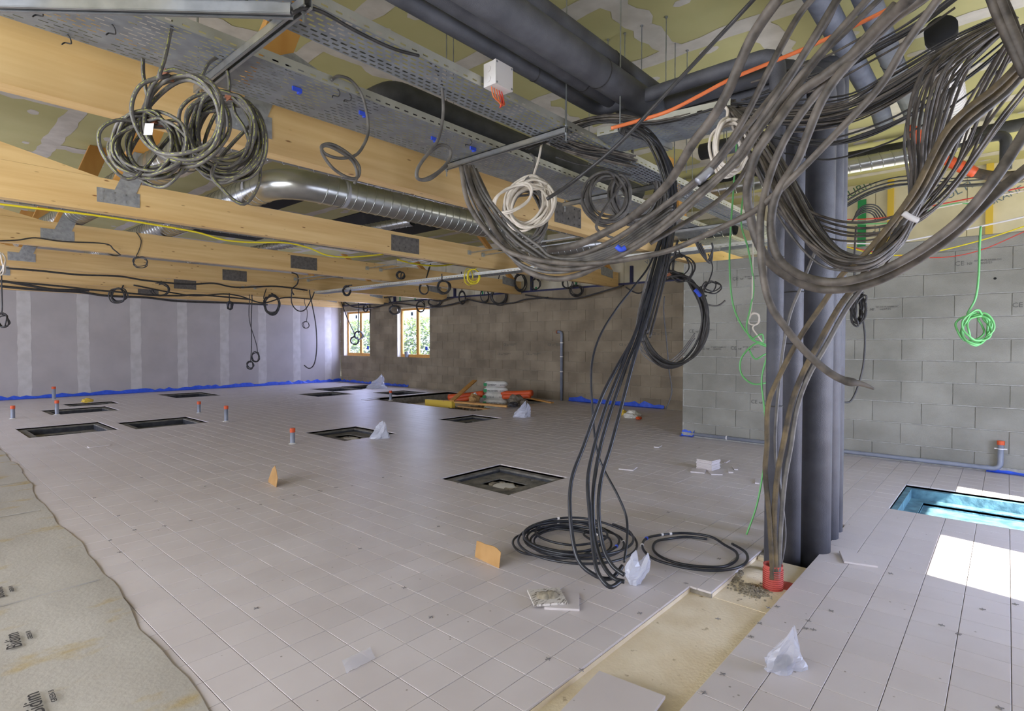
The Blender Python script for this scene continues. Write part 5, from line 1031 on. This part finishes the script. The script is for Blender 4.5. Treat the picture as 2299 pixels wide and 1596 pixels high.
# ================================================================ RUBBLE HOLE
x0, x1, y0, y1 = HOLES['pit']
e = empty('excavation', 'large open rectangular hole with debris beside the dark block wall', 'floor pit', ((x0+x1)/2, (y0+y1)/2, -.35))
MB().box(x0-.02, x1+.02, y0-.02, y1+.02, -.32, -.24).build('bottom', m_sand, e)
b = MB().box(x0-.03, x0, y0-.03, y1+.03, -.3, -.0125).box(x0, x1, y0-.03, y0, -.3, -.0125).box(x0, x1, y1, y1+.03, -.3, -.0125).box(x1, x1+.03, y0, y1, -.3, -.0125); b.build('side_wall', m_conc, e)
recentre(e, ((x0+x1)/2, (y0+y1)/2, -.35))
rubble('debris', 'scattered broken pieces on the bottom of the rubble hole', (9.8, 9.9, 0), 500, 1.1, .8, .01, .045, m_rubble, -.235, .08, 63)
b = at(1112, 905, 'z', -.05)
sk = []
for i in range(5):
    rr = random.Random(90+i); z = -.24+.15*i; w2, d2 = .30, .20; N = 8; s_ = MB(); ox, oy = rr.uniform(-.03, .03), rr.uniform(-.03, .03)
    for j in range(5):
        t = j/4; inset = 1-.25*abs(2*t-1)**2.5
        for k in range(16):
            a = 2*math.pi*k/16; cs, sn = math.cos(a), math.sin(a); u = (abs(cs)**.5*(1 if cs > 0 else -1))*w2*inset; v_ = (abs(sn)**.5*(1 if sn > 0 else -1))*d2*inset
            s_.v.append((b.x+ox+v_*.66+u*.0+rr.uniform(-.006, .006)+(-.66*u), b.y+oy+u*.75+v_*.66+rr.uniform(-.006, .006), z+.15*t+rr.uniform(-.006, .006)))
    for j in range(4):
        for k in range(16): s_.f.append((j*16+k, j*16+(k+1) % 16, (j+1)*16+(k+1) % 16, (j+1)*16+k))
    s_.f += [tuple(range(16))[::-1], tuple(64+k for k in range(16))]
    lab = ['undermost', 'second from the bottom', 'middle', 'second from the top', 'topmost'][i]
    o = s_.build('cement_sack', m_bag, None, True, label='white printed paper sack in the pile by the dark wall, %s' % lab, cat='sack', group='white sacks stacked in the hole')
    fx = Vector((-.75, -.66, 0)); org = Vector((b.x+ox, b.y+oy, z+.045)); xd = Vector((.66, -.75, 0)); fr = fx.normalized()
    p = org+fr*.235-xd*.2; text('print', ['CIMENT', 'MORTIER', 'COLLE', 'MORTIER', 'CIMENT'][i], .06, m_ink, p, xd, (0, 0, 1), o); text('print', '25 KG', .05, m_ink, org+fr*.24+xd*.1, xd, (0, 0, 1), o)
    MB().obox(org+fr*.238-xd*.26+Vector((0, 0, .03)), xd*.04, Vector((0, 0, .035)), fr*.002).build('green_mark', m_gtape, o)
def plank(label, p, q, w_, t, m, name='plank', cat='plank', group=None):
    p, q = Vector(p), Vector(q); d = (q-p)/2; sd = d.cross(Vector((0, 0, 1))).normalized()*w_/2; u = sd.cross(d).normalized()*t/2
    return MB().obox((p+q)/2, d, sd, u).build(name, m, label=label, cat=cat, group=group)
D1 = 10.6
plank('brown wooden board leaning up against the dark wall over the hole', at(1014, 900, 'd', 13.3), at(1066, 854, 'd', 14.6), .12, .03, m_frame)
plank('short yellow timber lying across the left of the rubble hole', at(958, 903, 'd', 14.3), at(1018, 908, 'd', 13.4), .1, .16, m_ytape)
plank('long wooden board lying across the rubble hole', at(1000, 900, 'd', 13.7), at(1142, 912, 'd', 12.5), .16, .04, m_board)
plank('thin wooden board from the sacks to the right rim of the hole', at(1160, 888, 'd', 13.8), at(1240, 904, 'd', 13.0), .1, .03, m_board)
plank('second low board beside the long one in the hole', at(1030, 912, 'd', 13.2), at(1130, 922, 'd', 12.4), .1, .03, m_card)
for l, a, b_, r_ in (('left of the sacks, against the dark wall', (1008, 892, 14.2), (1085, 884, 13.9), .055), ('right of the sacks, upper one', (1128, 884, 13.9), (1194, 882, 13.4), .05), ('right of the sacks, lower one', (1130, 890, 13.8), (1190, 888, 13.4), .045), ('left of the sacks, lower one', (1012, 900, 14.0), (1060, 892, 13.8), .045)):
    MB().tube(spline([at(a[0], a[1], 'd', a[2]), at((a[0]+b_[0])/2, (a[1]+b_[1])/2+1, 'd', (a[2]+b_[2])/2), at(b_[0], b_[1], 'd', b_[2])], 5), r_*1.5, 10).build('orange_sheath', m_orange, None, True, label='orange plastic sheath '+l, cat='sheath')
def lump(name, label, c, ax_, v_, rx, ry, m, cat, seed, flat=.8):
    rr = random.Random(seed); C0 = at(c[0], c[1], ax_, v_); bm = bmesh.new(); bmesh.ops.create_icosphere(bm, subdivisions=3, radius=1)
    s_ = dep(C0)/F; ph = [rr.uniform(0, 6) for _ in range(6)]
    for v in bm.verts:
        f = 1+.13*math.sin(4*v.co.x+ph[0])*math.sin(3*v.co.y+ph[1])+.1*math.sin(7*v.co.z+ph[2]+5*v.co.x)+.05*math.sin(13*v.co.y+ph[3])
        v.co = Vector((v.co.x*rx*s_*f, v.co.y*rx*s_*.8*f, max(v.co.z, -.55)*ry*s_*f))
    me = bpy.data.meshes.new(name); bm.to_mesh(me); bm.free(); me.materials.append(m); me.polygons.foreach_set('use_smooth', [False]*len(me.polygons))
    return link(name, me, None, tuple(C0), label=label, cat=cat)
lump('crumpled_sack', 'large crumpled grey-brown sack right of the white sacks', (1158, 899), 'd', 13.0, 20, 14, m_cloth, 'sack', 1)
lump('crumpled_sack', 'smaller grey-brown sack at the right rim of the hole', (1178, 906), 'd', 12.7, 12, 9, m_cloth, 'sack', 2)
lump('rubbish_bag', 'small black bag in front of the crumpled sacks', (1152, 909), 'd', 12.5, 13, 7, m_black, 'bag', 3)
lump('crumpled_paper', 'brown and white crumpled packaging left of the white sacks', (1064, 896), 'd', 13.6, 14, 12, m_card, 'packaging', 4)
lump('crumpled_paper', 'small white paper ball on top of brown packaging', (1066, 886), 'd', 13.6, 5, 5, m_whitep, 'packaging', 5)
lump('crumpled_paper', 'crumpled white sack with orange print on the floor before the dark wall', (1420, 934), 'z', .02, 22, 13, m_bag, 'packaging', 6)
lump('crumpled_paper', 'yellow and orange scrap left of the crumpled white sack', (1400, 927), 'z', .04, 8, 8, m_ytape, 'packaging', 7)
lump('crumpled_paper', 'orange scrap at the foot of the crumpled white sack', (1434, 939), 'z', .03, 8, 4, m_orange, 'packaging', 8)
lump('rag', 'yellow rag at the edge of the narrow left pit', (196, 900), 'z', .03, 11, 6, m_ytape, 'rag', 9)
# ink stamps on the blocks
def stamp(par, X, px, py, s_=.075, full=True):
    p = at(px, py, 'x', X-.0075); text('stamp', 'CE', s_, m_stamp, (X-.0078, p.y, p.z), (0, -1, 0), (0, 0, 1), par, .0003)
    if full:
        text('stamp', 'NF', s_*.55, m_stamp, (X-.0078, p.y-s_*1.5, p.z), (0, -1, 0), (0, 0, 1), par, .0003)
        text('stamp', '07 040 PLANIBLOC', s_*.38, m_stamp, (X-.0078, p.y-s_*2.4, p.z+s_*.42), (0, -1, 0), (0, 0, 1), par, .0003); text('stamp', '10/07/25', s_*.45, m_stamp, (X-.0078, p.y-s_*2.9, p.z), (0, -1, 0), (0, 0, 1), par, .0003)
for px, py in ((1644, 630), (1546, 747), (1570, 785), (1640, 785), (1686, 905), (1930, 698), (2143, 597), (2272, 690)): stamp(wr, XR, px, py)
for px, py in ((1130, 776), (1117, 797), (1230, 776), (1182, 797), (1463, 752), (1390, 776)): stamp(wf, XW, px, py, .09)
for px, py in ((1585, 664), (2234, 625)): p = at(px, py, 'x', XR-.005); MB().tube([(XR-.0065, p.y, p.z), (XR-.004, p.y, p.z)], .014, 10).build('drilled_hole', m_dark, wr)
